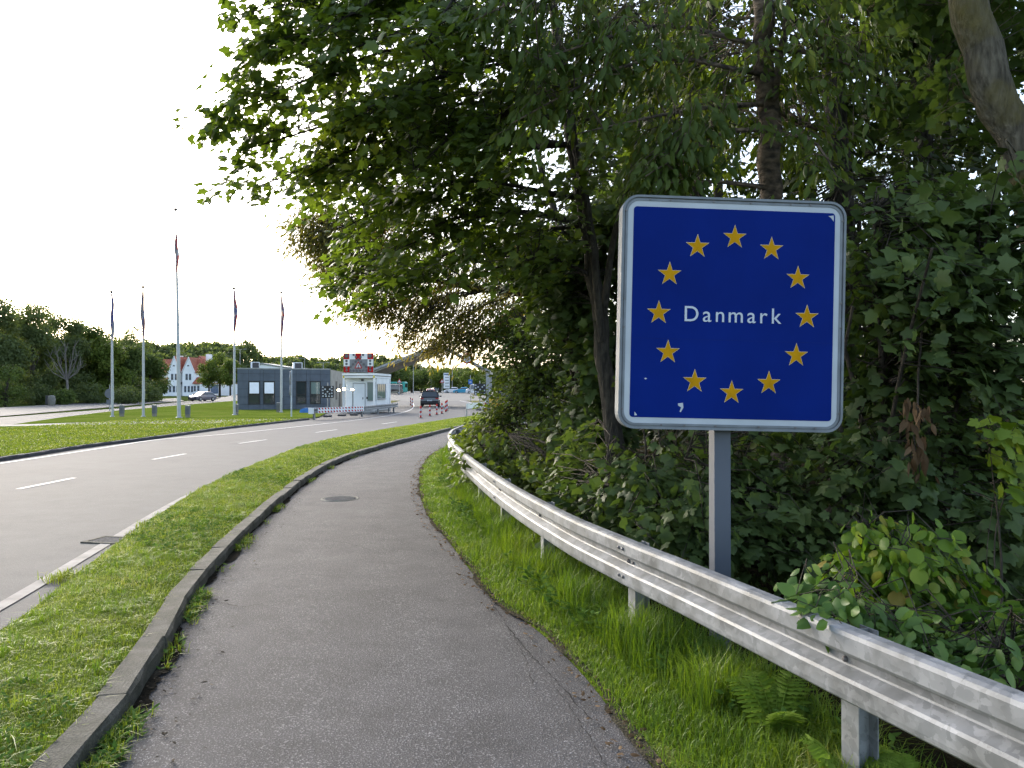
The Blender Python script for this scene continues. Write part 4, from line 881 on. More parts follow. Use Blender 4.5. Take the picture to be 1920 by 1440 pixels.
p, v = scatter(rc, resample(KERB[:, :2], n=200), resample(KERB[:, :2] - KN * .5, n=200), 1500, 1.0, 2.2, 20); k = rc.uniform(size=1500) < (1 - v) ** 1.8 * .8 + .03; p = p[k]; nl = len(p)
me = leaves_mesh('twig_litter', (np.column_stack([p, np.full(nl, .022)]), np.column_stack([rc.normal(size=(nl, 2)), np.zeros(nl)]), np.column_stack([rc.normal(size=(nl, 2)) * .3, np.ones(nl)]), rc.uniform(.012, .045, nl)), CHERRY); me.materials.append(leaf_mat('dark_litter', [(0, (.02, .017, .013)), (.8, (.06, .05, .038)), (1, (.16, .13, .09))], .05, (1, 1, 1), .9, spec=.05)); o = link('twig_litter', me, None, 'stuff'); o['label'] = 'dark crumbs of twig and leaf litter along the foot of the mossy kerb'; o['category'] = 'litter'

# ------------------------------------------------------------------ ironwork in the ground
c = G(638, 937); mh = thing('manhole_cover', 'round manhole cover in the cycle path', 'manhole cover', (c[0], c[1], .018))
mb = MB(); mb.lathe([(.26, -.03), (.30, -.03), (.30, .004), (.285, .008), (.265, .006), (.26, -.03)], sides=28); mb.build('frame', M_CONC, mh)
mb = MB(); mb.lathe([(.001, .004), (.255, .004), (.258, -.02)], sides=28); lid = mb.build('lid', M_IRON, mh)
for k in range(9):
    y = -.2 + .05 * k; hw = math.sqrt(max(.01, .235 ** 2 - y * y)); mb = MB(); mb.box((0, y, .0065), (2 * hw, .02, .005)); mb.build('rib', M_IRON, lid)
c = G(210, 1013); dr = thing('drain_grate', 'rectangular iron drain grate in the road gutter beside the grass strip', 'drain', (c[0], c[1], 0), R(-12))
mb = MB()
for a, b in (((0, .17, .002), (.50, .045, .02)), ((0, -.17, .002), (.50, .045, .02)), ((-.2275, 0, .002), (.045, .295, .02)), ((.2275, 0, .002), (.045, .295, .02))): mb.box(a, b)
mb.build('frame', M_KERB, dr); mb = MB(); mb.box((0, 0, -.02), (.41, .29, .02)); mb.build('pit', M_IRON, dr)
for k in range(9): mb = MB(); mb.box((-.18 + .045 * k, 0, .0), (.026, .29, .016)); mb.build('bar', M_IRON, dr)

# ------------------------------------------------------------------ flagpoles and flags
FL = {'W': plain('flag_white', (.42, .40, .42), .8), 'B': plain('flag_blue', (.12, .11, .32), .8), 'R': plain('flag_red', (.46, .05, .06), .8), 'D': plain('flag_wine', (.26, .16, .18), .8), 'N': plain('flag_navy', (.13, .13, .28), .8)}
def cross(u, v, f, c1, c2=None):
    if c2 and (abs(u - .36) < .055 or abs(v - .5) < .075): return c2
    if abs(u - .36) < .10 or abs(v - .5) < .14: return c1
    return f
flags = [((211, 781), (206.5, 549), 548, .0, ('W', 'B', None), 'limp white and blue flag on the leftmost flagpole', 'leftmost of the five white flagpoles'),
         ((269, 781), (266.5, 540), 539, .0, ('D', 'N', 'W'), 'limp dark wine and navy flag on the second flagpole from the left', 'white flagpole second from the left'),
         ((336, 783), (323, 394), 437, .0, ('R', 'W', None), 'limp red and white flag at half mast on the tallest flagpole', 'tallest white flagpole, third from the left'),
         ((439.5, 778), (437, 542), 541, .0, ('R', 'W', 'N'), 'limp red flag with white and blue cross beside the dark office', 'white flagpole at the left corner of the dark office'),
         ((527.5, 773), (526.5, 550), 550, .0, ('N', 'W', 'R'), 'limp dark blue flag with red cross in front of the dark office', 'rightmost white flagpole, in front of the dark office')]
for i, (b, t, fy, _, (cf, c1, c2), fl, pl) in enumerate(flags):
    base = G(*b, z=.06); Y = base[1]; hgt = (b[1] - t[1]) / F * Y; ln = (t[0] - b[0]) / F * Y * .6
    o = thing('flagpole', pl, 'flagpole', base, group='white flagpoles on the lawn'); r0 = .115 if i == 2 else .085
    mb = MB(); mb.tube([(0, 0, -.1), (0, 0, .02), (ln * .1, 0, hgt * .1), (ln * .45, 0, hgt * .5), (ln, 0, hgt)], [r0, r0, r0 * .95, r0 * .75, r0 * .36], 14); mb.build('pole', M_POLE, o)
    mb = MB(); mb.lathe([(.0, .16), (.05, .15), (.10, .10), (.115, .05), (.09, .01), (.04, -.02)], (ln, 0, hgt), 12); mb.build('finial', M_DARKMET, o)
    mb = MB(); mb.lathe([(r0 * 1.7, -.05), (r0 * 1.7, .03), (r0 * 1.1, .05)], sides=14); mb.build('base_collar', M_GREYMET, o)
    mb = MB(); mb.tube([(ln * .08 + r0 * 1.2, 0, 1.1), (ln * .5 + r0, -.01, hgt * .5), (ln + .06, 0, hgt - .02)], .006, 4); mb.build('halyard', M_WHITE, o)
    # limp flag: cloth hanging in narrow pleats beside the pole
    top = (b[1] - fy) / F * Y - .12; LF = {0: 85, 1: 92, 2: 67, 3: 80, 4: 78}[i] / F * Y; fr = np.random.default_rng(200 + i); ns, nw = 30, 12; V = []; xt = lambda z: ln * z / hgt
    side_ = -.45 if i in (1, 2) else 0.0
    for a in range(ns + 1):
        q = a / ns; z = top - q * LF; wd_ = (.04 + .20 * math.sin(math.pi * min(1, q * .86 + .04)) ** .8) * (1 + .12 * math.sin(q * 11 + i)) * (.55 if q > .97 else 1)
        for bb in range(nw + 1):
            t_ = bb / nw; V.append((xt(z) + r0 * .5 + wd_ * (t_ + side_ * .9) + .03 * math.sin(q * 8 + i), -.13 - .07 * math.sin(t_ * 14 + q * 2.5 + i) - .04 * t_, z + .10 * math.sin(t_ * 6 + i) * q))
    mb = MB(); keys = [k for k in (cf, c1, c2) if k]
    for a in range(ns):
        for bb in range(nw):
            q, t_ = (a + .5) / ns, (bb + .5) / nw; dgl = t_ * .8 + q * .55; k = cf
            if abs(dgl - .62) < .16 or abs(q - .42 - .12 * t_) < .08: k = c1
            if c2 and (abs(dgl - .62) < .085 or abs(q - .42 - .12 * t_) < .04): k = c2
            mb.f.append([a * (nw + 1) + bb, (a + 1) * (nw + 1) + bb, (a + 1) * (nw + 1) + bb + 1, a * (nw + 1) + bb + 1]); mb.mi.append(keys.index(k)); mb.smooth.append(True)
    mb.v = V; f = mb.build('flag', [FL[k] for k in keys]); f.location = base; tag(f, fl, 'flag', 'limp flags on the flagpoles')
    if True:
        bx = thing('utility_box', ['small grey cabinet beside the leftmost flagpole', 'small grey cabinet beside the second flagpole from the left', 'small grey cabinet beside the tallest flagpole', 'small dark cabinet behind the flagpole left of the dark office', 'small grey cabinet beside the rightmost flagpole'][i], 'cabinet', base + np.array(((.42, .35, 0), (.52, .4, 0), (.36, .4, 0), (-.05, .5, 0), (-.32, .3, 0))[i]), group='small cabinets beside the flagpoles')
        mb = MB(); mb.box((0, 0, .44), (.24, .22, .50), bev=.01); mb.build('casing', M_CABINET, bx); mb = MB(); mb.box((0, 0, .71), (.27, .25, .04), bev=.01); mb.build('lid', M_STEEL, bx); mb = MB(); mb.box((0, 0, .09), (.22, .20, .20)); mb.build('plinth', M_CONC, bx)

# ------------------------------------------------------------------ dark office building
Z = lambda zx, zy: (420 + zx / 5.647, 620 + zy / 5.647)
A0 = np.array(((444.8 - CX) / F * 66.0, 66.0)); A1 = np.array(((619.2 - CX) / F * 68.5, 68.5)); fw = np.linalg.norm(A1 - A0); ang = math.atan2(*(A1 - A0)[::-1])
off = thing('office_building', 'low slate coloured office building behind the flagpoles', 'building', (A0[0], A0[1], .0), ang)
hx = lambda zx: fw * (zx - 140) / (1125 - 140); hz = lambda zy: 3.52 * (850 - zy) / (850 - 412) + .02
DP = 9.0
mb = MB(); mb.box((fw / 2, DP / 2 + .03, 1.76), (fw - .06, DP, 3.48)); mb.build('wall', M_PANELB, off)
cols = [140, 255, 375, 410, 530, 590, 625, 755, 865, 905, 1020, 1125]; rows = [412, 462, 540, 625, 710, 790, 850]
wins = [(255, 375), (410, 530), (755, 865), (905, 1020)]
for i in range(len(cols) - 1):
    for j in range(len(rows) - 1):
        if (cols[i], cols[i + 1]) in wins and 2 <= j <= 4: continue
        x0, x1, z1, z0 = hx(cols[i]), hx(cols[i + 1]), hz(rows[j]), hz(rows[j + 1])
        mb = MB(); mb.box(((x0 + x1) / 2, -.005, (z0 + z1) / 2), (x1 - x0 - .02, .05, z1 - z0 - .02)); mb.build('panel', M_PANEL, off)
for k, (a, b) in enumerate(wins):
    x0, x1, z0, z1 = hx(a), hx(b), hz(790), hz(540); zm = hz(684)
    mb = MB(); t = .07
    mb.box(((x0 + x1) / 2, -.03, z1 - t / 2), (x1 - x0, .10, t)); mb.box(((x0 + x1) / 2, -.03, z0 + t / 2), (x1 - x0, .10, t)); mb.box(((x0 + x1) / 2, -.032, zm), (x1 - x0 - 2 * t, .10, t))
    mb.box((x0 + t / 2, -.03, (z0 + z1) / 2), (t, .098, z1 - z0 - 2 * t)); mb.box((x1 - t / 2, -.03, (z0 + z1) / 2), (t, .098, z1 - z0 - 2 * t))
    wn = mb.build('window', M_BLACK, off)
    mb = MB(); mb.box(((x0 + x1) / 2, -.015, (zm + z1) / 2), (x1 - x0 - 2 * t, .02, z1 - zm - t)); mb.build('pane', M_GLASS2 if k == 3 else M_GLASS, wn)
    mb = MB(); mb.box(((x0 + x1) / 2, -.015, (zm + z0) / 2), (x1 - x0 - 2 * t, .02, zm - z0 - t)); mb.build('pane', M_GLASS, wn)
    if k < 2:
        mb = MB(); a_, b_, c_, d_2 = x0 + .09, x1 - .09, zm + .09, z1 - .12; mb.add([(a_, -.30, c_), (b_, -.30, c_), (b_, -.06, d_2), (a_, -.06, d_2), (a_, -.27, c_), (b_, -.27, c_), (b_, -.03, d_2), (a_, -.03, d_2)], [(0, 1, 2, 3), (4, 7, 6, 5), (0, 4, 5, 1), (3, 2, 6, 7), (0, 3, 7, 4), (1, 5, 6, 2)]); mb.build('opened_sash', M_BLIND, wn)
    elif k == 2:
        mb = MB(); mb.box((x0 + (x1 - x0) * .63, -.002, (z0 + z1) / 2 + .3), (.14, .012, 1.3)); mb.build('interior_strip', M_BLIND, wn)
# side wing in beige boards
SE = np.array(((646 - CX) / F * 79, 79.0)); v_ = SE - A1; L1 = float(np.linalg.norm(v_)); a1 = math.atan2(v_[1], v_[0]) - ang
loc1 = np.array((fw, 0.0))
ca, sa = math.cos(a1), math.sin(a1)
nb = 12
for k in range(nb):
    s = L1 * (k + .5) / nb; mb = MB(); mb.box((loc1[0] + ca * s + sa * .03, loc1[1] + sa * s - ca * .03, 1.78), (L1 / nb - .015, .06, 3.5), a1); mb.build('cladding_board', M_BEIGE, off)
for s, wd in ((L1 * .35, .9), (L1 * .62, 1.4)):
    mb = MB(); mb.box((loc1[0] + ca * s + sa * .08, loc1[1] + sa * s - ca * .08, 1.2 if wd > 1 else 1.7), (wd, .05, 2.3 if wd > 1 else 1.7), a1); mb.build('side_door' if wd > 1 else 'side_window', M_DARKMET, off)
mb = MB(); mb.box((fw / 2, DP / 2, 3.56), (fw + .06, DP + .1, .06)); mb.box((fw / 2, -.03, 3.60), (fw + .1, .12, .05)); mb.build('roof', M_GREYMET, off)
for zx0, zx1 in ((290, 385), (742, 843)):
    x0, x1 = hx(zx0) - .1, hx(zx1) - .1; mb = MB(); mb.box(((x0 + x1) / 2, 1.6, 3.88), (x1 - x0, 1.2, .6), bev=.03); ru = mb.build('roof_unit', M_WHITE, off); mb = MB(); mb.box(((x0 + x1) / 2 + .04, .99, 3.90), ((x1 - x0) * .72, .04, .46)); mb.build('louvre', M_DARKMET, ru)

# ------------------------------------------------------------------ white guard booth
BY = 57.0
bo = thing('guard_booth', 'white container guard booth under the red and white warning board', 'booth', ((703 - CX) / F * BY, BY, 0), R(-6.5))
bw, bd, bh = 2.46, 4.3, 2.98
def bpart(name, mat, *boxes, parent=None):
    mb = MB()
    for c, d in boxes: mb.box(c, d)
    return mb.build(name, mat, parent or bo)
bpart('floor_frame', M_GREYMET, ((-bw / 2, bd / 2, .16), (bw, bd, .16)), ((-bw * .25, .3, .04), (.5, .5, .08)), ((-bw * .8, .3, .04), (.3, .5, .08)))
bpart('corner_post', M_WHITE, ((-.07, .07, 1.44), (.14, .14, 2.4))); bpart('corner_post', M_WHITE, ((-bw + .07, .07, 1.44), (.14, .14, 2.4))); bpart('corner_post', M_WHITE, ((-.07, bd - .07, 1.44), (.14, .14, 2.4))); bpart('corner_post', M_WHITE, ((-bw + .07, bd - .07, 1.44), (.14, .14, 2.4)))
bpart('roof', M_WHITE, ((-bw / 2, bd / 2, 2.70), (bw + .02, bd + .02, .12)), ((-bw / 2, bd / 2, 2.90), (bw + .06, bd + .06, .16)))
bpart('roof_gap', M_DARKMET, ((-bw / 2, bd / 2, 2.79), (bw - .04, bd - .04, .07)))
bpart('front_wall', M_WHITE, ((-bw / 2, .62, 1.44), (bw - .05, .08, 2.4))); bpart('rear_wall', M_WHITE, ((-bw / 2, bd - .1, 1.44), (bw - .29, .06, 2.39))); bpart('left_wall', M_WHITE, ((-bw + .06, bd / 2 + .2, 1.44), (.06, bd - .9, 2.39)))
bpart('side_wall', M_WHITE, ((-.05, bd / 2 + .2, .66), (.06, bd - .9, .85)), ((-.05, bd / 2 + .2, 2.42), (.06, bd - .9, .42)), ((-.05, bd - .72, 1.65), (.06, 1.1, 1.13)))
dz = bpart('door', M_WHITE, ((-bw * .56, .565, 1.22), (.86, .04, 1.96))); bpart('handle', M_DARKMET, ((-bw * .56 + .30, .53, 1.12), (.05, .04, .16)), parent=dz); bpart('door_frame', M_GREYMET, ((-bw * .56, .572, 2.23), (.96, .04, .04)), ((-bw * .56 - .46, .572, 1.22), (.04, .04, 1.96)), ((-bw * .56 + .46, .572, 1.22), (.04, .04, 1.96)), parent=dz)
wz = bpart('window', M_GREYMET, ((-.42, .57, 1.62), (.66, .06, 1.42))); bpart('pane', M_GLASS2, ((-.42, .535, 1.62), (.56, .02, 1.30)), parent=wz)
for y0 in (.75, 1.25, 1.75, 2.25):
    wz = bpart('side_window', M_GREYMET, ((-.045, y0 + .25, 1.64), (.05, .47, 1.14))); bpart('pane', M_GLASS2, ((-.015, y0 + .25, 1.64), (.02, .38, 1.04)), parent=wz)
bpart('sill', M_GREYMET, ((.02, 1.75, 1.05), (.12, 2.1, .05))); bpart('access_box', M_BLACK, ((-bw * .56 + .62, .55, 1.15), (.1, .06, .16))); bpart('camera_dome', M_DARKMET, ((-bw * .45, .5, 2.48), (.16, .16, .14)))
bpart('corner_decal', plain('hazard_yellow', (.55, .45, .03), .5), ((-.08, -.012, 2.72), (.12, .01, .18)), ((-bw + .08, -.012, 2.72), (.12, .01, .18)))
# warning board on the roof
wb = thing('warning_board', 'red and white warning light board with triangle on the booth roof', 'sign', (bo.location.x - bw / 2 - .05, BY + .35, 3.0), R(-4))
WW, WH = 2.24, 1.44
mb = MB(); mb.box((0, 0, WH / 2 + .04), (WW, .10, WH)); mb.build('panel', plain('board_grey', (.21, .215, .23), .6, spec=.2), wb)
mb = MB(); mb.box((-.8, 0, .02), (.1, .3, .04)); mb.box((.8, 0, .02), (.1, .3, .04)); mb.build('foot', M_GREYMET, wb)
ux = lambda zx: (zx - 1427) / 325 * WW; uz = lambda zy: .04 + WH * (440 - zy) / 215
def wplate(name, x0, y0, x1, y1, mat, dy=-.055):
    mb = MB(); mb.box(((ux(x0) + ux(x1)) / 2, dy, (uz(y0) + uz(y1)) / 2), (abs(ux(x1) - ux(x0)), .012, abs(uz(y1) - uz(y0)))); return mb.build(name, mat, wb)
for q in ((1266, 225, 1328, 294), (1526, 225, 1589, 294), (1394, 225, 1458, 294), (1266, 372, 1332, 438), (1528, 372, 1589, 438)): wplate('red_block', *q, M_RED)
for q in ((1328, 226, 1394, 294), (1458, 226, 1526, 294), (1266, 294, 1332, 371), (1528, 294, 1589, 371)): wplate('white_block', *q, M_WHITE)
lens = plain('lamp_lens', (.12, .12, .13), .5, spec=.3)
for (zx, zy, r) in [(1298, 257, 22), (1552, 257, 22), (1376, 245, 12), (1478, 245, 12), (1400, 270, 12), (1452, 270, 12), (1427, 296, 12), (1298, 312, 13), (1556, 310, 13), (1298, 346, 13), (1556, 345, 13), (1298, 385, 13), (1558, 382, 13), (1300, 416, 13), (1558, 414, 13), (1396, 322, 12), (1458, 322, 12), (1370, 350, 12), (1486, 348, 12), (1345, 378, 12), (1512, 378, 12), (1340, 418, 12), (1375, 420, 12), (1410, 420, 12), (1446, 420, 12), (1480, 420, 12), (1514, 418, 12)]:
    mb = MB(); r_ = r / 325 * WW; x_, z_ = ux(zx), uz(zy); mb.tube([(x_, -.06, z_), (x_, -.09, z_), (x_, -.10, z_)], [r_, r_, r_ * .7], 14); mb.build('lamp', lens, wb)
def tri(s): return [(math.sin(R(a)) * s, math.cos(R(a)) * s) for a in (0, 120, 240)]
tcx, tcz = ux(1429), uz(368); s_ = 50 / 325 * WW
for nm, sc_, mt, y in (('triangle_border', 1.0, M_RED, -.108), ('triangle_face', .68, M_SIGNW, -.114)):
    mb = MB(); mb.prism([(tcx + p[0] * s_ * sc_, tcz + p[1] * s_ * sc_) for p in tri(1)], 'y', y, y + .006); mb.build(nm, mt, wb)
mb = MB(); mb.box((tcx, -.118, tcz + .02), (.045, .006, .16)); mb.box((tcx, -.118, tcz - .10), (.045, .006, .045)); mb.build('exclamation_mark', M_BLACK, wb)
# black arrow light boards
def arrow_board(x, y0, y1, wpx, Y, label, gy, pts):
    base = np.array(((x - CX) / F * Y, Y, 0)); o = thing('light_board', label, 'sign', base, group='black arrow light boards')
    z0, z1 = H - (y1 - HY) / F * Y, H - (y0 - HY) / F * Y; wd = wpx / F * Y; hh = z1 - z0
    mb = MB(); mb.box((0, 0, (z0 + z1) / 2), (wd, .08, hh), bev=.02); mb.build('panel', M_BLACK, o)
    mb = MB(); mb.tube([(-.02, .08, 0), (-.02, .08, z1 + .25)], .04, 8); mb.build('post', M_GREYMET, o); mb = MB(); mb.box((0, .08, .05), (.7, .4, .1), bev=.02); mb.build('foot', M_DARKMET, o)
    for (u, v) in pts:
        mb = MB(); mb.tube([(u * wd, -.04, z0 + v * hh), (u * wd, -.07, z0 + v * hh)], [wd * .07, wd * .055], 12); mb.build('lamp', M_SIGNW, o)
PA = [((zx - 1097) / 130, (710 - zy) / 125) for zx, zy in ((1047, 600), (1140, 600), (1047, 632), (1070, 620), (1120, 620), (1142, 632), (1096, 646), (1047, 662), (1075, 672), (1118, 668), (1142, 662), (1048, 693), (1080, 693), (1112, 693), (1142, 693))]
arrow_board(614.5, 723.5, 746, 23, 58.5, 'black light board standing left of the white guard booth', 763, PA)
PB = [((zx - 1510) / 150, (833 - zy) / 150) for zx, zy in ((1455, 703), (1565, 703), (1455, 738), (1485, 725), (1540, 725), (1512, 757), (1455, 785), (1485, 792), (1540, 780), (1565, 770), (1455, 815), (1490, 815), (1530, 815), (1565, 815))]
arrow_board(900, 719.5, 741.5, 22, 66.0, 'black light board by the bushes on the right side of the road', 760, PB)
# lit flood lamps on stands
for i, (px, py, Y) in enumerate(((635.5, 732, 60.5), (645, 730, 55.8), (661, 731, 56.2))):
    c = P(px, py, Y); o = thing('flood_lamp', ['lit flood lamp left of the booth by the side door', 'lit flood lamp on the left corner of the guard booth', 'lit flood lamp in front of the guard booth door'][i], 'lamp', (c[0], c[1], 0), group='lit flood lamps at the booth')
    mb = MB(); mb.tube([(0, 0, .0), (0, 0, c[2])], .018, 6); [mb.tube([(0, 0, .5), (.35 * math.cos(a), .35 * math.sin(a), 0)], .012, 5) for a in (.4, 2.5, 4.6)]; mb.build('stand', M_DARKMET, o)
    mb = MB(); mb.box((0, .05, c[2] + .02), (.26, .08, .2), bev=.02); mb.build('housing', M_DARKMET, o); mb = MB(); mb.lathe([(.001, .07), (.07, .06), (.10, .0), (.07, -.06), (.001, -.07)], (0, -.03, c[2] + .02), 12); mb.build('lamp_glass', M_LAMPON, o)
# short guardrail in front of the booth, with striped board
RB = spline([G(585, 787.5), G(635, 784.5), G(678, 782), G(708, 777.6), G(728, 775), G(745, 772.5)], 60); RB[:, 2] = .70
g2 = thing('guardrail', 'short guardrail with red and white stripes in front of the white booth', 'guardrail', RB[0] * np.array((1, 1, 0)))
d2 = np.concatenate([[0], np.cumsum(np.linalg.norm(np.diff(RB[:, :2], axis=0), axis=1))])
guardrail(g2, RB, 4.3, [.3, d2[-1] * .33, d2[-1] * .62, d2[-1] * .82, d2[-1] * .93], s0=0, bolts=False, flip=-1)
tt = unit(np.gradient(RB[:, :2], axis=0)); nn = np.stack([tt[:, 1], -tt[:, 0]], 1)
mb = MB(); S_ = np.linspace(.45, 5.4, 14); V = []
for q in S_:
    c = np.array([np.interp(q, d2, RB[:, j]) for j in range(2)]); n = np.array([np.interp(q, d2, nn[:, j]) for j in range(2)])
    for o_, z_ in ((.080, .38), (.080, .70), (.095, .38), (.095, .70)): V.append((*(c + n * o_), z_))
Fc = []
for i in range(13):
    b_ = i * 4; Fc += [(b_ + 2, b_ + 6, b_ + 7, b_ + 3), (b_, b_ + 1, b_ + 5, b_ + 4), (b_ + 1, b_ + 3, b_ + 7, b_ + 5), (b_, b_ + 4, b_ + 6, b_ + 2)]
mb.add(V, Fc + [(0, 2, 3, 1), (52, 53, 55, 54)]); mb.build('striped_board', M_WHITE, g2, world=True)
for k in range(16):
    s = .55 + k * .30
    if s > 5.2: break
    c = np.array([np.interp(s, d2, RB[:, j]) for j in range(2)]); n = np.array([np.interp(s, d2, nn[:, j]) for j in range(2)]); a = math.atan2(-n[0], n[1]) + math.pi
    for zz in (.455, .64):
        mb = MB(); q = c + n * .099; tv = np.array((-n[1], n[0])); mb.add([(*(q + tv * (.02 if zz > .5 else .02)), zz - .05), (*(q + tv * .17), zz - .05), (*(q + tv * .09), zz + .05), (*(q - tv * .06), zz + .05)], [(0, 1, 2, 3)]); mb.build('red_stripe', M_RED, g2, world=True)
c = RB[0]; mb = MB(); mb.box((c[0] - .05, c[1], .53), (.30, .08, .36)); mb.build('end_plate', M_WHITE, g2, world=True)
c = G(582, 775); bs = thing('blue_barrier', 'low blue plastic block on the lawn edge beside the dark office', 'barrier', (c[0], c[1], .05)); mb = MB(); mb.prism([(-.75, .0), (.75, .0), (.70, .30), (.6, .36), (-.4, .36), (-.72, .22)], 'y', -.2, .2); mb.build('body', plain('blue_plastic', (.03, .17, .50), .45), bs)
mb = MB(); mb.box((0, 0, -.02), (1.5, .44, .05)); mb.build('base', M_DARKMET, bs)
# trailer feet / cable blocks under the rail
for i, (px, py) in enumerate(((614, 781.8), (641, 780), (664, 779))):
    c = G(px, py); o = thing('ballast_block', ['dark ballast block under the striped guardrail, left one', 'dark ballast block under the striped guardrail, middle one', 'dark ballast block under the striped guardrail, right one'][i], 'block', c, group='ballast blocks under the striped guardrail')
    mb = MB(); mb.box((0, 0, .06), (.5, .4, .12), bev=.03); mb.build('slab', M_DARKMET, o); mb = MB(); mb.tube([(-.2, 0, .12), (0, 0, .2), (.25, .1, .12)], .02, 6); mb.build('handle', M_GREYMET, o)

# bollards
for i, (px, py, hh) in enumerate(((789, 784, 22), (806, 780.4, 20.5), (819, 778, 20), (828.5, 775.8, 19.5), (835.8, 772.4, 20), (838.2, 770.2, 20), (769.7, 760, 14), (773, 763.6, 16))):
    c = G(px, py); hgt = hh / F * c[1]
    lb = ['nearest red and white bollard, leftmost of the row behind the black car', 'second nearest red and white bollard of the row', 'third nearest red and white bollard of the row', 'fourth nearest red and white bollard of the row', 'fifth nearest red and white bollard of the row', 'farthest red and white bollard of the row', 'farther of two bollards left of the black car', 'nearer of two bollards left of the black car'][i]
    o = thing('bollard', lb, 'bollard', c, group='red and white bollards in the road')
    mb = MB(); mb.lathe([(.15, 0), (.14, .03), (.06, .05)], sides=12); mb.build('base', M_BLACK, o)
    nb_ = 5
    for k in range(nb_):
        z0, z1 = .04 + (hgt - .04) * k / nb_, .04 + (hgt - .04) * (k + 1) / nb_; mb = MB(); mb.lathe([(.055, z0), (.055, z1)] + ([(.04, z1 + .02), (.001, z1 + .03)] if k == nb_ - 1 else []), sides=12); mb.build('band', M_RED if k % 2 == 0 else M_SIGNW, o)

def GZ(Y): return float(np.interp(Y, [122, 175, 420], [-.02, .85, 1.5]))
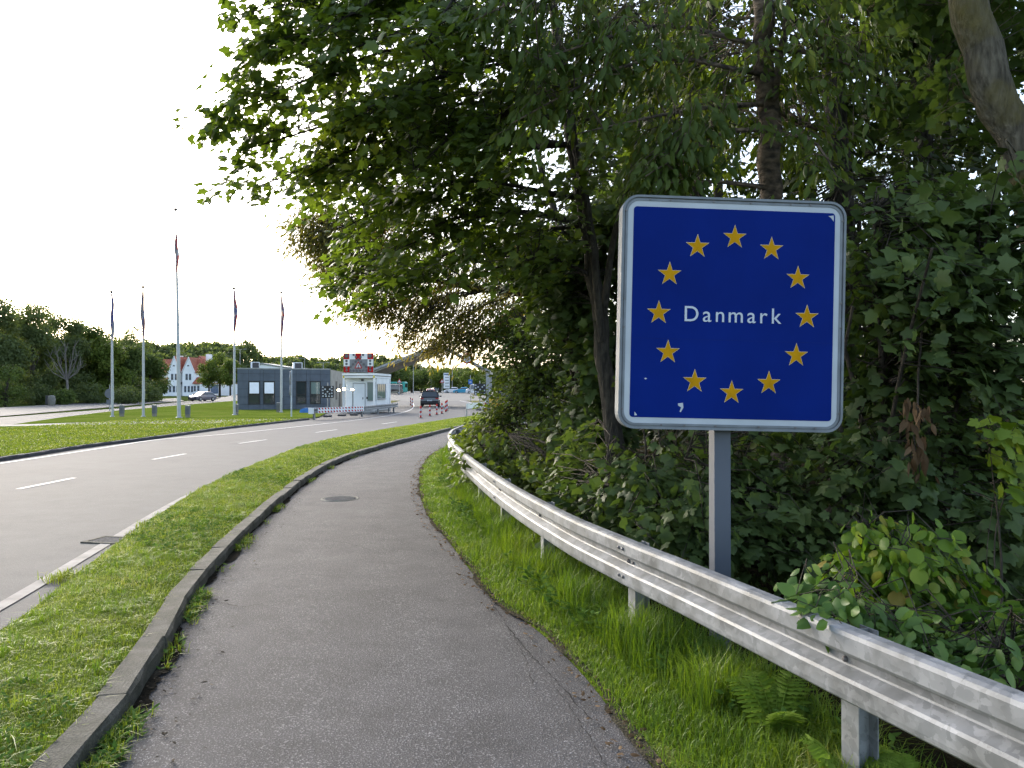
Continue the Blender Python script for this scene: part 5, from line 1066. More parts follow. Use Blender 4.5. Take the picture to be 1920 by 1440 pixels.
# ------------------------------------------------------------------ vehicles
def car(label, loc, rz, paint, length=4.5, width=1.86, height=1.62, kind='suv', plate=True, group=None, name='car'):
    """x right, y forward; rear at y = 0"""
    o = thing(name, label, 'car', loc, rz, group); L_, W, Hh = length, width, height
    cl = .20
    if kind == 'suv': side = [(0.02, cl + .12), (0, .62), (.06, .95), (.55 * .4, 1.0), (.50, Hh - .10), (.85, Hh), (2.2, Hh), (2.75, Hh - .10), (3.35, 1.08), (L_ - .35, .92), (L_ - .02, .70), (L_, cl + .14), (L_ - .1, cl), (.12, cl)]
    elif kind == 'van': side = [(0.02, cl + .1), (0, 1.0), (.1, Hh - .08), (.3, Hh), (L_ - 1.3, Hh), (L_ - .8, 1.25), (L_ - .15, 1.0), (L_, .6), (L_, cl + .1), (L_ - .1, cl), (.12, cl)]
    else: side = [(0.02, cl + .1), (0, .66), (.1, .93), (.45, .98), (1.0, Hh - .05), (1.5, Hh), (2.3, Hh - .02), (3.15, .98), (L_ - .3, .80), (L_ - .02, .62), (L_, cl + .12), (L_ - .1, cl), (.12, cl)]
    def hw(z, y):
        t = W / 2
        if z > .95: t *= 1 - .20 * (z - .95) / max(.2, Hh - .95)
        if z < .4: t *= .97
        return t * (1 - .06 * max(0, (y - L_ + .6) / .6) - .05 * max(0, (.35 - y) / .35))
    n = len(side); V = []; xs = (-1, -.72, 0, .72, 1)
    for f in xs:
        for (y, z) in side:
            bow = .05 * (1 - f * f); V.append((f * hw(z, y), y - (bow if y < .3 else 0) + (bow * 2 if y > L_ - .4 else 0), z + (.03 * (1 - f * f) if z > .9 else 0)))
    Fc = [tuple(range(n)), tuple(range(4 * n, 5 * n))[::-1]]
    for k in range(4):
        for i in range(n): Fc.append((k * n + i, k * n + (i + 1) % n, (k + 1) * n + (i + 1) % n, (k + 1) * n + i))
    mb = MB(); mb.add(V, Fc, 0, False); body = mb.build('body', paint, o)
    md = body.modifiers.new('bevel', 'BEVEL'); md.width = .05; md.segments = 2; md.limit_method = 'ANGLE'
    gl = lambda y0, z0, y1, z1, w0, w1, nm, out: (lambda m: m.build(nm, M_GLASS, o))(MB().add([(-w0, y0 + out, z0), (w0, y0 + out, z0), (w1, y1 + out, z1), (-w1, y1 + out, z1)], [(0, 1, 2, 3)]))
    if kind == 'suv': gl(.20, 1.04, .50, Hh - .13, W * .40, W * .345, 'rear_window', -.055); gl(3.28, 1.12, 2.80, Hh - .13, W * .40, W * .35, 'windscreen', .06)
    elif kind == 'van': gl(.05, 1.1, .10, Hh - .25, W * .38, W * .36, 'rear_window', -.08); gl(L_ - .82, 1.3, L_ - 1.26, Hh - .1, W * .4, W * .37, 'windscreen', .09)
    else: gl(.5, 1.02, .95, Hh - .1, W * .38, W * .33, 'rear_window', -.05); gl(3.08, 1.02, 2.38, Hh - .07, W * .40, W * .34, 'windscreen', .06)
    for sx_ in (-1, 1):
        a, b = (.75, 2.75) if kind != 'van' else (L_ - 2.0, L_ - 1.1); zt = Hh - .16
        mb = MB(); mb.add([(sx_ * (hw(1.04, 1) + .012), a - .1, 1.04), (sx_ * (hw(1.04, 1) + .012), b + .42, 1.04), (sx_ * (hw(zt, 1) + .012), b - .15, zt), (sx_ * (hw(zt, 1) + .012), a + .2, zt)], [(0, 1, 2, 3)]); mb.build('side_window', M_GLASS, o)
        mb = MB(); mb.box((sx_ * (W / 2 + .10), b + .25, 1.08), (.20, .10, .14), bev=.03); mb.build('mirror', M_BLACK, o)
        mb = MB(); mb.box((sx_ * W * .40, -.015, .86), (W * .17, .05, .12), bev=.015); mb.build('tail_light', plain('tail_red', (.35, .01, .01), .3), o)
        mb = MB(); mb.box((sx_ * W * .36, L_ - .02, .70), (W * .18, .12, .12), bev=.03); mb.build('headlight', M_SIGNW, o)
        for wy in (.82, L_ - .85):
            cx = sx_ * (W / 2 - .10)
            mb = MB(); mb.tube([(cx - .11, wy, .33), (cx - .09, wy, .33), (cx + .09, wy, .33), (cx + .11, wy, .33)], [.30, .335, .335, .30], 20); wh = mb.build('wheel', M_TYRE, o)
            mb = MB(); mb.tube([(cx + sx_ * .105, wy, .33), (cx + sx_ * .118, wy, .33)], [.22, .18], 12); mb.build('rim', M_STEEL, wh)
    mb = MB(); mb.box((0, -.02, .42), (W * .86, .08, .20), bev=.03); mb.build('bumper', M_BLACK, o); mb = MB(); mb.box((0, L_ + .005, .45), (W * .8, .08, .22), bev=.03); mb.build('grille', M_BLACK, o)
    if plate:
        for y in (-.075, L_ + .06): mb = MB(); mb.box((0, y, .66 if y < 0 else .5), (.5, .014, .11)); mb.build('number_plate', M_SIGNW, o)
    return o
PB_ = plain('black_car_paint', (.012, .012, .014), .22, var=.02, coat=1.0); PS_ = plain('silver_car_paint', (.10, .095, .13), .3, .2, var=.02, coat=1.0); PR_ = plain('red_car_paint', (.5, .02, .02), .3, coat=.6); PT_ = plain('blue_car_paint', (.04, .30, .48), .3, coat=.6); PW_ = plain('white_car_paint', (.7, .7, .72), .3, coat=.6); PG_ = plain('grey_car_paint', (.2, .21, .23), .3, coat=.6)
c = G(805.5, 763); car('black car driving away past the guard booth, seen from behind', c, R(4), PB_, 4.5, 1.92, 1.66)
c = G(370, 752.2); car('silver and dark car on the side road in front of the white house', c + np.array((1.2, 3.0, 0)), R(158), PS_, 4.3, 1.8, 1.48, 'hatch')
Yc = 150.0; car('red car far ahead, seen above the black car roof', ((807 - CX) / F * Yc, Yc, GZ(Yc)), R(5), PR_, 4.3, 1.8, 1.5, 'hatch', group='cars in the background')
for px, Y, pnt, lb, kd, rz_ in ((868, 190, PT_, 'bright blue car parked beyond the dry verge', 'hatch', 90), (850, 200, PW_, 'white car parked left of the blue car', 'hatch', 85), (738, 170, PB_, 'black van parked beside the teal bus', 'van', 95), (893, 180, PW_, 'white van parked right of the blue sign', 'van', 90), (819, 230, PG_, 'grey car in the distance left of the price board', 'hatch', 20)):
    car(lb, ((px - CX) / F * Y + (2 if abs(rz_) > 60 else 0), Y, GZ(Y)), R(rz_), pnt, 4.4, 1.85, 1.5 if kd == 'hatch' else 2.2, kd, group='cars in the background')
car('white van parked behind the bushes beside the black light board', ((926 - CX) / F * 74 + 4.2, 76, 0), R(60), PG_, 4.9, 1.95, 2.1, 'van', group='cars in the background')
# parked things stand on a slightly raised car park
me = raw_mesh('parking_ground', np.array([(-48, 122, -.02), (16, 122, -.02), (-62, 175, GZ(175)), (25, 175, GZ(175)), (-130, 420, GZ(420)), (60, 420, GZ(420))]), np.array([(0, 1, 3), (0, 3, 2), (2, 3, 5), (2, 5, 4)])); me.materials.append(M_ROAD2); link('parking_ground', me, None, 'structure')
# teal bus
Yb = 185.0; bus = thing('bus', 'teal green bus parked under the distant trees', 'bus', ((760 - CX) / F * Yb, Yb, GZ(Yb)), R(82))
mb = MB(); mb.box((0, 3.5, 1.55), (2.4, 7.4, 2.5), bev=.15); mb.build('body', plain('teal_bus_paint', (.03, .32, .27), .4), bus)
for s in (-1, 1):
    for k in range(4): mb = MB(); mb.box((s * 1.205, 1.0 + 1.6 * k, 1.95), (.03, 1.4, .9)); mb.build('side_window', M_GLASS, bus)
    for y in (1.2, 5.6): mb = MB(); mb.tube([(s * 1.0, y, .42), (s * 1.22, y, .42)], .42, 16); mb.build('wheel', M_TYRE, bus)
mb = MB(); mb.box((0, 7.21, 1.9), (2.0, .03, 1.1)); mb.build('windscreen', M_GLASS, bus); mb = MB(); mb.box((0, -.21, 1.9), (2.0, .03, .9)); mb.build('rear_window', M_GLASS, bus)

# ------------------------------------------------------------------ canopy over the crossing
cn = thing('border_canopy', 'wide grey canopy roof sloping up over the road behind the guard booth', 'canopy', (-8, 80, 0))
def wing(nm, xa, za, xb, zb, y0, y1, nslat=9):
    L2 = math.hypot(xb - xa, zb - za)
    for k in range(nslat):
        ya = y0 + (y1 - y0) * k / nslat + .03; yb = y0 + (y1 - y0) * (k + 1) / nslat - .03
        mb = MB(); V = [(xa, ya, za), (xb, ya, zb), (xb, yb, zb), (xa, yb, za)]; mb.add(V + [(x_, y_, z_ + .16) for x_, y_, z_ in V], [(0, 3, 2, 1), (4, 5, 6, 7), (0, 1, 5, 4), (1, 2, 6, 5), (2, 3, 7, 6), (3, 0, 4, 7)]); mb.build(nm, M_CANOPY, cn, world=True)
    mb = MB(); V = [(xa, y0 - .15, za + .18), (xb, y0 - .15, zb + .18), (xb, y1 + .15, zb + .18), (xa, y1 + .15, za + .18)]; mb.add(V + [(x_, y_, z_ + .22) for x_, y_, z_ in V], [(0, 3, 2, 1), (4, 5, 6, 7), (0, 1, 5, 4), (1, 2, 6, 5), (2, 3, 7, 6), (3, 0, 4, 7)]); mb.build('roof_deck', M_GREYMET, cn, world=True)
wing('slat', -14.6, 3.35, -7.4, 6.15, 79, 88); wing('slat', -7.4, 6.15, -2.2, 3.3, 79, 88)
for x_, z_ in ((-14.4, 3.5), (-2.4, 3.4)):
    for y_ in (80.5, 86.5): mb = MB(); mb.tube([(x_, y_, 0), (x_, y_, z_)], .14, 10); mb.build('column', M_GREYMET, cn, world=True)

# ------------------------------------------------------------------ signs
def post_thing(name, label, cat, base, hgt, r=.035, group=None, mat=None):
    o = thing(name, label, cat, base, group=group); mb = MB(); mb.tube([(0, 0, 0), (0, 0, hgt)], r, 8); mb.build('post', mat or M_GREYMET, o); return o
def disc(o, nm, z, r, y, mat, t=.012):
    mb = MB(); mb.tube([(0, y, z), (0, y - t, z)], r, 24, smooth=False); return mb.build(nm, mat, o)
c = P(876, 672, 78.6); o = thing('round_sign', 'round red ringed sign mounted on the right wing of the canopy', 'sign', (c[0], c[1], 0)); mb = MB(); mb.box((0, .25, c[2] - .45), (.12, .7, .12)); mb.box((0, -.02, c[2] - .1), (.10, .08, .9)); mb.build('bracket', M_GREYMET, o)
disc(o, 'red_ring', c[2], .55, -.07, M_RED); disc(o, 'white_face', c[2], .42, -.083, M_SIGNW)
mb = MB(); mb.box((-.1, -.10, c[2] - .05), (.16, .006, .16)); mb.box((.1, -.10, c[2] - .02), (.12, .006, .22)); mb.build('pictogram', M_DARKMET, o)
o = post_thing('round_sign', 'grey back of a round road sign behind the leftmost flagpole', 'sign', ((206 - CX) / F * 64, 64, 0), 2.2, .04); disc(o, 'disc', 1.45, .40, -.05, M_CABINET); mb = MB(); mb.box((0, -.05, .75), (.5, .02, .40)); mb.build('lower_plate', M_CABINET, o)
c = G(546.5, 783); o = thing('edge_on_sign', 'narrow road sign seen edge on between flagpole and light board', 'sign', c); mb = MB(); mb.tube([(0, 0, 0), (0, 0, 3.0)], .045, 10); mb.build('post', M_SIGNW, o); mb = MB(); mb.tube([(-.085, 0, 2.5), (-.055, .0045, 2.5)], .42, 20, smooth=False); mb.build('disc', M_STEEL, o); mb = MB(); mb.tube([(-.085, 0, 1.75), (-.055, .0045, 1.75)], .34, 20, smooth=False); mb.build('disc', M_STEEL, o)
# low white board on two posts
b0, b1 = G(875, 783), G(904, 778); o = thing('low_board', 'low white blank board on two posts at the grass edge', 'sign', b0); dv = b1 - b0
for q in (b0, b1): mb = MB(); mb.tube([q, q + np.array((0, 0, .92))], .04, 8); mb.build('post', M_GREYMET, o, world=True)
a = math.atan2(dv[1], dv[0]); mb = MB(); m_ = (b0 + b1) / 2; mb.box((m_[0], m_[1] - .06, .72), (np.linalg.norm(dv) + .05, .03, .34), a); mb.build('panel', M_WHITE, o, world=True)
# price board
Yp = 210.0; c = P(837.5, 718, Yp); o = post_thing('price_board', 'tall white price board with grey lines far down the road', 'sign', (c[0], Yp, GZ(Yp)), 2, .1)
mb = MB(); mb.box((0, 0, 3.3), (1.65, .3, 4.2)); pn = mb.build('panel', M_WHITE, o); mb = MB(); mb.box((0, -.16, 5.0), (1.35, .03, .4)); mb.build('header', M_BLUEP, pn)
for k, z in enumerate((4.2, 3.4, 2.65, 1.8)): mb = MB(); mb.box((.1, -.16, z), (1.05, .03, .28)); mb.build('price_row', M_GREYMET, pn)
c = P(882, 716, 120.0); o = post_thing('blue_sign', 'blue square sign on a post beyond the dry verge', 'sign', (c[0], 120, 0), 4, .06); mb = MB(); mb.box((0, -.08, c[2]), (.62, .03, .75)); mb.build('panel', plain('info_blue', (.03, .13, .42), .5), o); mb = MB(); mb.prism([(-.2, c[2] - .1), (.2, c[2] - .1), (.12, c[2] + .05), (-.12, c[2] + .05)], 'y', -.105, -.097); mb.build('pictogram', M_SIGNW, o)
for px, Y, lb in ((749, 165, 'red triangle sign on a post beside the teal bus'), (829, 170, 'red triangle sign left of the price board')):
    c = P(px, 715, Y); o = post_thing('triangle_sign', lb, 'sign', (c[0], Y, 0), c[2] + .5, .06, group='small triangle signs far away')
    for nm, s2, mt, y in (('border', .6, M_RED, -.09), ('face', .4, M_SIGNW, -.10)): mb = MB(); mb.prism([(p[0] * s2, c[2] + p[1] * s2) for p in tri(1)], 'y', y, y + .008); mb.build(nm, mt, o)
# grey column and yellow box right of the road
c = G(914, 768); o = thing('portal_column', 'grey steel column beside the black light board at the bushes', 'column', c); mb = MB(); mb.box((0, 0, 1.6), (.26, .26, 3.2), bev=.02); mb.build('shaft', M_GREYMET, o); mb = MB(); mb.box((0, 0, .06), (.5, .5, .12)); mb.build('foot', M_CONC, o)
c = G(922, 767); o = thing('grit_bin', 'yellow grit bin beside the grey column at the bushes', 'bin', c + np.array((.25, 1.2, 0))); mb = MB(); mb.prism([(-.5, .05), (.5, .05), (.6, .75), (-.6, .75)], 'y', -.4, .4); mb.build('tub', plain('bin_yellow', (.55, .33, .03), .5), o); mb = MB(); mb.prism([(-.63, .75), (.63, .75), (.5, .98), (-.5, .98)], 'y', -.43, .43); mb.build('lid', plain('bin_lid_yellow', (.6, .38, .04), .5), o)
c = G(910.5, 769.5); o = thing('traffic_cone', 'red and white cone at the foot of the grey column', 'cone', c)
mb = MB(); mb.box((0, 0, .02), (.36, .36, .04)); mb.build('base', M_BLACK, o)
for k in range(4): z0, z1 = .04 + .2 * k, .24 + .2 * k; mb = MB(); mb.lathe([(.13 - .025 * k, z0), (.105 - .025 * k, z1)] + ([(.001, z1)] if k == 3 else []), sides=14); mb.build('band', M_RED if k % 2 == 0 else M_SIGNW, o)
# litter bin on the far verge
c = G(97, 760); o = thing('litter_bin', 'pale round litter bin on the far left verge below the trees', 'bin', c); mb = MB(); mb.lathe([(.28, 0), (.36, .1), (.40, .75), (.34, .9), (.36, 1.0), (.2, 1.12), (.001, 1.15)], sides=14); mb.build('body', M_CONC, o); mb = MB(); mb.box((-.45, 0, .6), (.35, .3, 1.0), bev=.04); mb.build('cabinet', M_DARKMET, o)

# street lamps far away
for i, (px, top, Y, hgt) in enumerate(((571, 672, 190, 9), (606, 680, 170, 8), (789, 670, 230, 10), (808, 668, 230, 10), (848, 672, 210, 10), (858, 680, 230, 9), (775, 683, 200, 8), (450, 655, 180, 10))):
    x_ = (px - CX) / F * Y; hgt = H + (HY - top) / F * Y
    o = thing('street_lamp', ['tallest street lamp behind the dark office roof', 'twin headed street lamp between office and warning board', 'street lamp left of the canopy gap', 'street lamp in the middle of the canopy gap', 'street lamp just right of the price board', 'street lamp farther right beside the right canopy wing', 'short street lamp left of the teal bus trees', 'thin mast left of the dark office'][i], 'street lamp', (x_, Y, 0), group='street lamps in the distance')
    mb = MB(); mb.tube([(0, 0, 0), (0, 0, hgt)], [.11, .06], 8); mb.build('mast', M_GREYMET, o)
    for s in (-1, 1):
        mb = MB(); mb.tube([(0, 0, hgt - .05), (s * .9, 0, hgt + .08)], .04, 6); ar = mb.build('arm', M_GREYMET, o); mb = MB(); mb.box((s * 1.15, 0, hgt + .06), (.6, .22, .12), bev=.03); mb.build('lamp_head', M_STEEL, ar)

# ------------------------------------------------------------------ white house
YH = 222.0; q_ = YH / F
hs0 = (270 + 385 / 8.47 - CX) * q_
house = thing('white_house', 'white house with two steep gables and red tiled roofs behind the lawn', 'house', (hs0, YH, 0))
X4 = lambda zx: (zx - 385) / 8.47 * q_; Z4 = lambda zy: max(0.0, H + (HY - (620 + zy / 8.47)) * q_)
def hprism(nm, poly, y0, y1, mat): mb = MB(); mb.prism([(X4(a), Z4(b)) for a, b in poly], 'y', y0, y1); return mb.build(nm, mat, house)
G0 = 1075
for a0, a1, ap, ay in ((385, 548, 476, 428), (610, 792, 703, 442)):
    w_ = hprism('gable_wall', [(a0, G0), (a1, G0), (a1, 655), (ap, ay), (a0, 655)], 0, 9, M_WHITEWALL)
    for s, e in ((a0 - 14, -1), (a1 + 14, 1)):
        mb = MB(); V = [(X4(s), .15, Z4(672)), (X4(ap), .15, Z4(ay - 12)), (X4(ap), 9, Z4(ay - 12)), (X4(s), 9, Z4(672))]; mb.add(V + [(x_, y_, z_ + .25) for x_, y_, z_ in V], [(0, 1, 2, 3), (4, 7, 6, 5), (0, 4, 5, 1), (1, 5, 6, 2), (2, 6, 7, 3), (3, 7, 4, 0)]); mb.build('gable_roof', M_TILE, house)
        mb = MB(); V = [(X4(s), -.12, Z4(672)), (X4(ap), -.12, Z4(ay - 12)), (X4(ap), .15, Z4(ay - 12)), (X4(s), .15, Z4(672))]; mb.add(V + [(x_, y_, z_ + .3) for x_, y_, z_ in V], [(0, 1, 2, 3), (4, 7, 6, 5), (0, 4, 5, 1), (1, 5, 6, 2), (2, 6, 7, 3), (3, 7, 4, 0)]); mb.build('verge_board', M_WHITE, house)
    mb = MB(); xm, zm = X4(ap - 3), Z4(566); mb.prism([(xm + .33 * math.cos(R(a)), zm + .38 * math.sin(R(a))) for a in range(0, 181, 20)], 'y', -.05, .02); mb.build('half_round_window', M_DARKMET, house)
# main block with ridge along the front
hprism('main_wall', [(215, G0), (800, G0), (800, 660), (215, 660)], 2.0, 10, M_WHITEWALL)
mb = MB(); x0, x1 = X4(160), X4(815); e0, r0_ = Z4(665), Z4(440); mb.add([(x0, 1.2, e0), (x1, 1.2, e0), (x1, 6, r0_), (x0, 6, r0_), (x0, 11, e0), (x1, 11, e0)], [(0, 1, 2, 3), (3, 2, 5, 4), (0, 3, 4), (1, 5, 2), (0, 4, 5, 1)]); mb.build('roof', M_TILE, house)
# low wings with lean-to roofs
for a0, a1, rt, rb in ((215, 388, 735, 848), (795, 900, 735, 838)):
    hprism('wing_wall', [(a0, G0), (a1, G0), (a1, rb + 5), (a0, rb + 5)], -.3, 3.5, M_WHITEWALL)
    mb = MB(); x0, x1 = X4(a0 - 8), X4(a1 + 4); mb.add([(x0, -.9, Z4(rb)), (x1, -.9, Z4(rb)), (x1 - (1.2 if a0 > 500 else 0), 2.2, Z4(rt)), (x0 + (0 if a0 > 500 else 1.2), 2.2, Z4(rt)), (x0, -.9, Z4(rb) - .15), (x1, -.9, Z4(rb) - .15), (x1, 2.4, Z4(rb) - .15), (x0, 2.4, Z4(rb) - .15)], [(0, 1, 2, 3), (4, 7, 6, 5), (0, 4, 5, 1), (1, 5, 6, 2), (2, 6, 7, 3), (3, 7, 4, 0)]); mb.build('wing_roof', M_TILE, house)
def hwin(a0, a1, b0, b1, y, mt=M_GLASS):
    x0, x1, z1, z0 = X4(a0), X4(a1), Z4(b0), Z4(b1); mb = MB(); mb.box(((x0 + x1) / 2, y, (z0 + z1) / 2), (x1 - x0, .10, z1 - z0)); w_ = mb.build('window', M_BLUEP, house)
    hw_ = (x1 - x0) / 2
    for s in (-1, 1):
        for k in range(2): mb = MB(); mb.box(((x0 + x1) / 2 + s * hw_ / 2, y - .055, z0 + (z1 - z0) * (.27 + .46 * k)), (hw_ * .74, .02, (z1 - z0) * .38)); mb.build('pane', mt, w_)
for a0, a1 in ((430, 466), (490, 526), (660, 695), (714, 748)): hwin(a0, a1, 685, 785, -.02)
for a0, a1 in ((400, 434), (458, 494), (516, 545), (640, 672), (695, 728), (748, 780)): hwin(a0, a1, 878, 978, -.02)
for a0, a1 in ((280, 312), (340, 374), (800, 830), (854, 886)): hwin(a0, a1, 875, 965, -.32)
hprism('entrance_door', [(575, G0), (612, G0), (612, 880), (575, 880)], 1.9, 2.05, M_DARKMET)
hprism('porch_roof', [(560, 850), (625, 850), (625, 826), (585, 810), (560, 826)], .6, 2.2, M_DARKMET)
mb = MB(); mb.box((X4(430), 6, Z4(418)), (1.6, .8, 1.2)); mb.build('chimney', M_WHITEWALL, house)
h2 = thing('white_house', 'second white house with one broad gable and chimney behind the round trees', 'house', ((270 + 880 / 8.47 - CX) * (238 / F), 238, 0))
q2 = 238 / F; X5 = lambda zx: (zx - 880) / 8.47 * q2; Z5 = lambda zy: max(0.0, H + (HY - (620 + zy / 8.47)) * q2)
mb = MB(); mb.prism([(X5(a), Z5(b)) for a, b in ((752, 1090), (1010, 1090), (1010, 560), (880, 425), (752, 580))], 'y', 0, 9); mb.build('gable_wall', M_WHITEWALL, h2)
for s in ((740, 590), (1022, 575)):
    mb = MB(); V = [(X5(s[0]), -.2, Z5(s[1])), (X5(880), -.2, Z5(414)), (X5(880), 9.2, Z5(414)), (X5(s[0]), 9.2, Z5(s[1]))]; mb.add(V + [(x_, y_, z_ + .3) for x_, y_, z_ in V], [(0, 1, 2, 3), (4, 7, 6, 5), (0, 4, 5, 1), (1, 5, 6, 2), (2, 6, 7, 3), (3, 7, 4, 0)]); mb.build('roof', M_TILE, h2)
mb = MB(); mb.box((X5(972), 3, Z5(425)), (X5(1012) - X5(930), 1.2, 2.2)); mb.build('chimney', M_WHITEWALL, h2)
mb = MB(); xm, zm = X5(882), Z5(548); mb.prism([(xm + .75 * math.cos(R(a)), zm + .55 * math.sin(R(a))) for a in range(0, 181, 20)], 'y', -.06, .02); mb.build('half_round_window', M_DARKMET, h2)
mb = MB(); mb.prism([(X5(a), Z5(b)) for a, b in ((1010, 1090), (1420, 1090), (1420, 840), (1010, 840))], 'y', 1, 8); mb.build('low_wall', M_WHITEWALL, h2)
mb = MB(); mb.prism([(X5(a), Z5(b)) for a, b in ((1040, 1000), (1160, 1000), (1160, 855), (1040, 855))], 'y', .9, 1.02); mb.build('garage_door', M_BLUEP, h2)
mb = MB(); mb.box((X5(1215), 4.5, Z5(835)), (X5(1430) - X5(1000), 7.6, .3)); mb.build('low_roof', M_TILE, h2)
# flat white annexes behind the office
for i, (x0, x1, zt, Y) in enumerate(((478, 530, 683, 110), (530, 600, 690, 120))):
    a, b = (x0 - CX) / F * Y, (x1 - CX) / F * Y; zt_ = H + (HY - zt) / F * Y; o = thing('annexe', ['white low pitched annexe behind the left half of the dark office', 'white low pitched annexe behind the right half of the dark office'][i], 'building', ((a + b) / 2, Y, 0))
    hw_ = (b - a) / 2; mb = MB(); mb.prism([(-hw_, 0), (hw_, 0), (hw_, zt_ - .5), (-hw_ * .5, zt_), (-hw_, zt_ - .5)], 'y', 0, 6); mb.build('wall', M_WHITEWALL, o); mb = MB(); mb.prism([(-hw_ - .2, zt_ - .45), (-hw_ * .5, zt_ + .03), (hw_ + .2, zt_ - .45), (hw_ + .2, zt_ - .30), (-hw_ * .5, zt_ + .2), (-hw_ - .2, zt_ - .30)], 'y', -.2, 6.2); mb.build('roof', M_GREYMET, o)

# ------------------------------------------------------------------ trees on the left and in the distance
M_FARD = leaf_mat('far_hazed_leaf', [(0, (.078, .105, .045)), (.6, (.115, .15, .062)), (1, (.155, .185, .08))], .45, (1.4, 1.4, .6), .6, patch=.25, spec=.15)  # greyed leaf green, distance haze put into the colour
M_FARM = leaf_mat('far_mid_leaf', [(0, (.06, .09, .026)), (.6, (.09, .13, .035)), (1, (.13, .165, .05))], .35, (1.3, 1.3, .6), .6, patch=.3, spec=.15)
M_FARL = leaf_mat('far_light_leaf', [(0, (.07, .11, .02)), (.6, (.12, .165, .03)), (1, (.2, .22, .05))], .3, (1.3, 1.3, .6), .6, patch=.4, spec=.15)
def far_tree(name, label, loc, hgt, wd, mat, seed, n=7000, leaf=.34, trunk_h=.25, group=None, base_low=False, thin=False):
    rr = np.random.default_rng(seed); o = thing(name, label, 'tree', loc, group=group)
    mb = MB(); lean = rr.normal() * .3; mb.tube([(0, 0, -.1), (lean * .3, 0, hgt * .3), (lean, 0, hgt * .8)], [wd * .045, wd * .035, .04], 8)
    nl = 26; zc = np.array([rr.uniform(trunk_h if not base_low else .06, .9) for _ in range(nl)])
    env = np.sin(np.pi * np.clip((zc - (0 if base_low else trunk_h * .6)) / (1.0 - (0 if base_low else trunk_h * .6)), .02, .98) ** .8) ** .6
    a = rr.uniform(0, 6.28, nl); rad = env * wd / 2 * rr.uniform(.25, .78, nl); C = np.column_stack([rad * np.cos(a) + lean * zc, rad * np.sin(a), zc * hgt])
    for c in C[::2]: mb.tube([(lean * .4, 0, c[2] * .6), c * np.array((.5, .5, .85)), c], [.10, .06, .03], 5)
    mb.build('trunk', M_BARK, o)
    k = rr.integers(0, nl, n); d = unit(rr.normal(size=(n, 3))); rl = wd * rr.uniform(.13, .24, nl); r = rl[k] * rr.uniform(0, 1, n) ** .35 * (1 + rr.normal(size=n) * .10)
    pos = C[k] + d * r[:, None] * np.array((1, 1, .8)); keep = (pos[:, 2] > .1)
    pos = pos[keep]; d = d[keep]; m = len(pos)
    me = leaves_mesh('crown', (pos, rr.normal(size=(m, 3)) + np.array((0, 0, -.3)), d * .8 + np.array((0, 0, .6)) + rr.normal(size=(m, 3)) * .5, leaf * rr.uniform(.5, 1.2, m)), CARD); me.materials.append(mat); link('crown', me, o, 'stuff'); return o
lt = [(-10, 548, 92, 7.0, M_FARD, 'dark tall tree at the left edge of the picture'), (60, 574, 98, 7.5, M_FARD, 'dark tall tree second from the left edge'), (115, 596, 104, 7.0, M_FARD, 'dark tree behind the bare dead tree'), (165, 606, 110, 7.5, M_FARM, 'mid green tree right of the bare dead tree'), (205, 622, 108, 6.5, M_FARL, 'yellow green tree behind the leftmost flagpole'), (245, 604, 150, 8.0, M_FARD, 'domed dark tree behind the second flagpole'), (250, 655, 112, 6.0, M_FARM, 'low green tree in front of the domed tree'), (282, 668, 120, 5.5, M_FARM, 'green tree hiding the left end of the white house'), (30, 590, 112, 8.0, M_FARM, 'green tree between the two dark trees at the left edge'), (185, 640, 118, 8.0, M_FARM, 'green tree just left of the leftmost flagpole')]
for i, (px, top, Y, wd, mt, lb) in enumerate(lt):
    far_tree('broadleaf_tree', lb, ((px - CX) / F * Y, Y, 0), H + (HY - top) / F * Y + .6, wd * 1.15, mt, 300 + i, 15000, .36, .1, 'trees beyond the side road', True)
for i, (px, top, Y, wd, mt, lb) in enumerate(((10, 680, 84, 4.6, M_FARM, 'light green bush at the far left edge'), (115, 728, 92, 3.2, M_FARM, 'small green bush right of the litter bin'), (240, 728, 98, 4.5, M_FARD, 'dark bush behind the second flagpole base'), (280, 725, 112, 5, M_FARD, 'dark bush at the left foot of the white house'), (70, 725, 95, 4.0, M_FARD, 'dark undergrowth bush behind the litter bin'), (170, 720, 100, 5.0, M_FARD, 'dark undergrowth bush left of the leftmost flagpole'))):
    far_tree('bush', lb, ((px - CX) / F * Y, Y, 0), H + (HY - top) / F * Y, wd, mt, 330 + i, 3500, .26, .05, 'bushes beyond the side road', True)
# bare dead tree
c = G(128, 759); Yd = 97.0; bt = thing('bare_tree', 'bare pale dead tree in front of the dark trees on the left', 'tree', ((125 - CX) / F * Yd, Yd, 0)); rr = np.random.default_rng(9)
mb = MB(); mb.tube([(0, 0, 0), (.1, 0, 2.2), (-.1, 0, 4.2)], [.20, .15, .12], 7); hub = np.array((0, 0, 3.0))
for k in range(11):
    a = R(-42 + 9 * k + rr.normal() * 5); ln = rr.uniform(3.2, 5.6) * (1 - .3 * abs(a)); tip = hub + np.array((math.sin(a) * ln, rr.normal() * .6, math.cos(a) * ln)); m1 = hub * .5 + tip * .5 + np.array((math.sin(a) * .4, 0, -.2)); mb.tube([hub, m1, tip], [.07, .04, .015], 5)
    for j in range(3): t = .45 + .18 * j; b0_ = hub * (1 - t) + tip * t; mb.tube([b0_, b0_ + np.array((rr.normal() * .5 + math.sin(a) * .6, 0, 1.0))], [.04, .012], 4)
mb.build('trunk', plain('pale_dead_wood', (.17, .155, .14), .9, var=.2), bt)
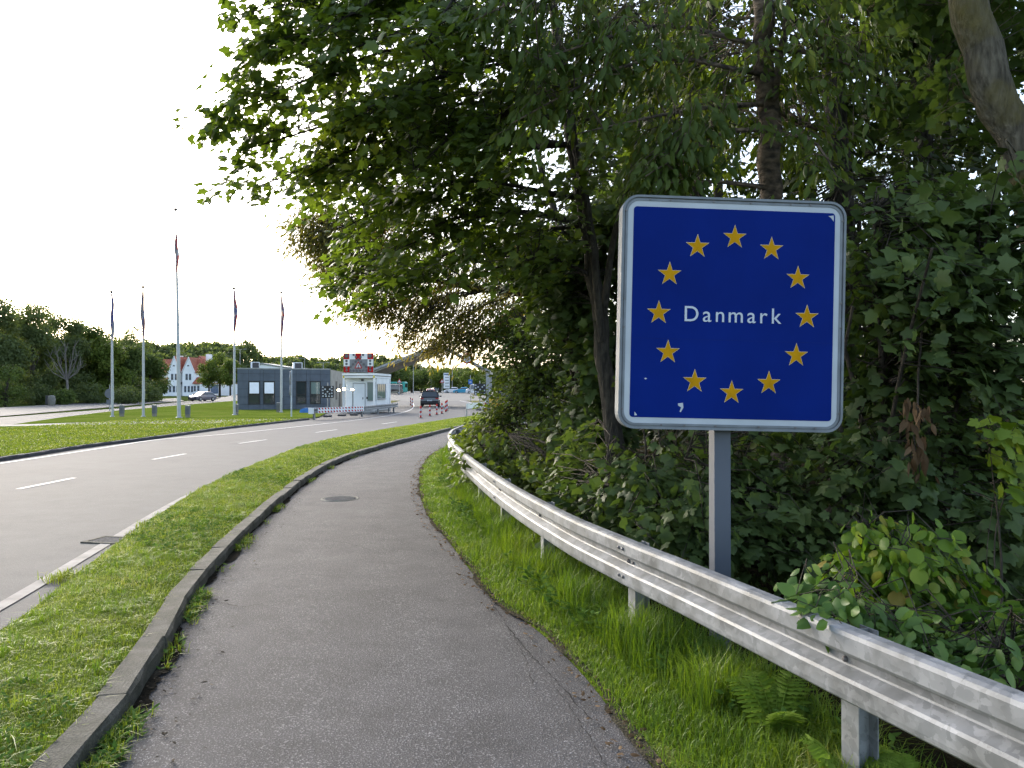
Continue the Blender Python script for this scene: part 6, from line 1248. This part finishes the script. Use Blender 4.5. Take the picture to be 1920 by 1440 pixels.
# round trees by the house and along the far car park
for i, (px, top, Y, wd, lb) in enumerate(((392, 668, 178, 5.6, 'left round light green tree before the white houses'), (412, 658, 182, 7.0, 'middle round light green tree before the white houses'), (432, 668, 176, 5.6, 'right round light green tree before the white houses'))):
    far_tree('round_tree', lb, ((px - CX) / F * Y, Y, 0), H + (HY - top) / F * Y, wd, M_FARL, 350 + i, 4200, .42, .32, 'round trees before the houses')
for i, (px, top, Y, wd, lb) in enumerate(((738, 690, 210, 8, 'leftmost tree of the row beyond the canopy'), (755, 686, 215, 8, 'second tree from the left of the row beyond the canopy'), (772, 690, 220, 8, 'third tree from the left of the row beyond the canopy'), (790, 694, 225, 8, 'fourth tree from the left of the row beyond the canopy'), (808, 690, 235, 8, 'middle tree of the row beyond the canopy'), (825, 688, 220, 8, 'light tree just left of the price board'), (848, 692, 225, 8, 'tree just right of the price board'), (868, 696, 215, 7, 'tree behind the blue car'), (886, 694, 205, 7, 'rightmost tree of the row beyond the canopy'))):
    far_tree('park_tree', lb, ((px - CX) / F * Y, Y, GZ(Y)), H + (HY - top) / F * Y - GZ(Y), wd, M_FARL if i in (5, 6, 8) else M_FARM, 360 + i, 3200, .5, .28, 'row of trees beyond the canopy')
# far woods: one mass
rr = np.random.default_rng(17); pos = []; nr = []
ridge = [(-200, 600, 260), (150, 640, 260), (300, 642, 280), (340, 640, 290), (400, 640, 300), (470, 642, 310), (488, 668, 320), (540, 668, 330), (565, 664, 300), (600, 670, 320), (640, 668, 320), (700, 668, 330), (760, 670, 340), (800, 688, 350), (900, 690, 350), (1100, 680, 350)]
rp = np.array(ridge, float)
for px in np.arange(-200, 1150, 5.0):
    top = np.interp(px, rp[:, 0], rp[:, 1]) + rr.normal() * 2.2; Y0 = np.interp(px, rp[:, 0], rp[:, 2])
    for row in range(3):
        Y = Y0 - row * 14 + rr.normal() * 4; hgt = H + (HY - top) / F * Y0 - row * 2.8 + rr.normal() * .5; wd = rr.uniform(4.5, 7)
        n = 170; d = unit(rr.normal(size=(n, 3))); d[:, 2] = np.abs(d[:, 2]) * 1.2 - .6
        c = np.array(((px - CX) / F * Y0, Y, hgt - wd * .5)); pos.append(c + d * wd * .55 * rr.uniform(.8, 1.05, n)[:, None]); nr.append(d + np.array((0, 0, .5)))
        n = 60; z = rr.uniform(0, max(.5, hgt - wd * .6), n); a = rr.uniform(0, 6.28, n); pos.append(np.column_stack([c[0] + np.cos(a) * wd * .45, c[1] + np.sin(a) * wd * .45, z])); nr.append(np.column_stack([np.cos(a), np.sin(a), np.full(n, .3)]))
pos = np.vstack(pos); nr = np.vstack(nr); m = len(pos)
me = leaves_mesh('far_wood', (pos, rr.normal(size=(m, 3)), nr + rr.normal(size=(m, 3)) * .4, rr.uniform(.7, 1.5, m)), CARD); me.materials.append(M_FARD); o = link('far_wood', me, None, 'stuff'); o['label'] = 'distant dark green woodland along the horizon'; o['category'] = 'woodland'
print('objects', len(bpy.data.objects), 'tris', sum(len(m.polygons) for m in bpy.data.meshes))
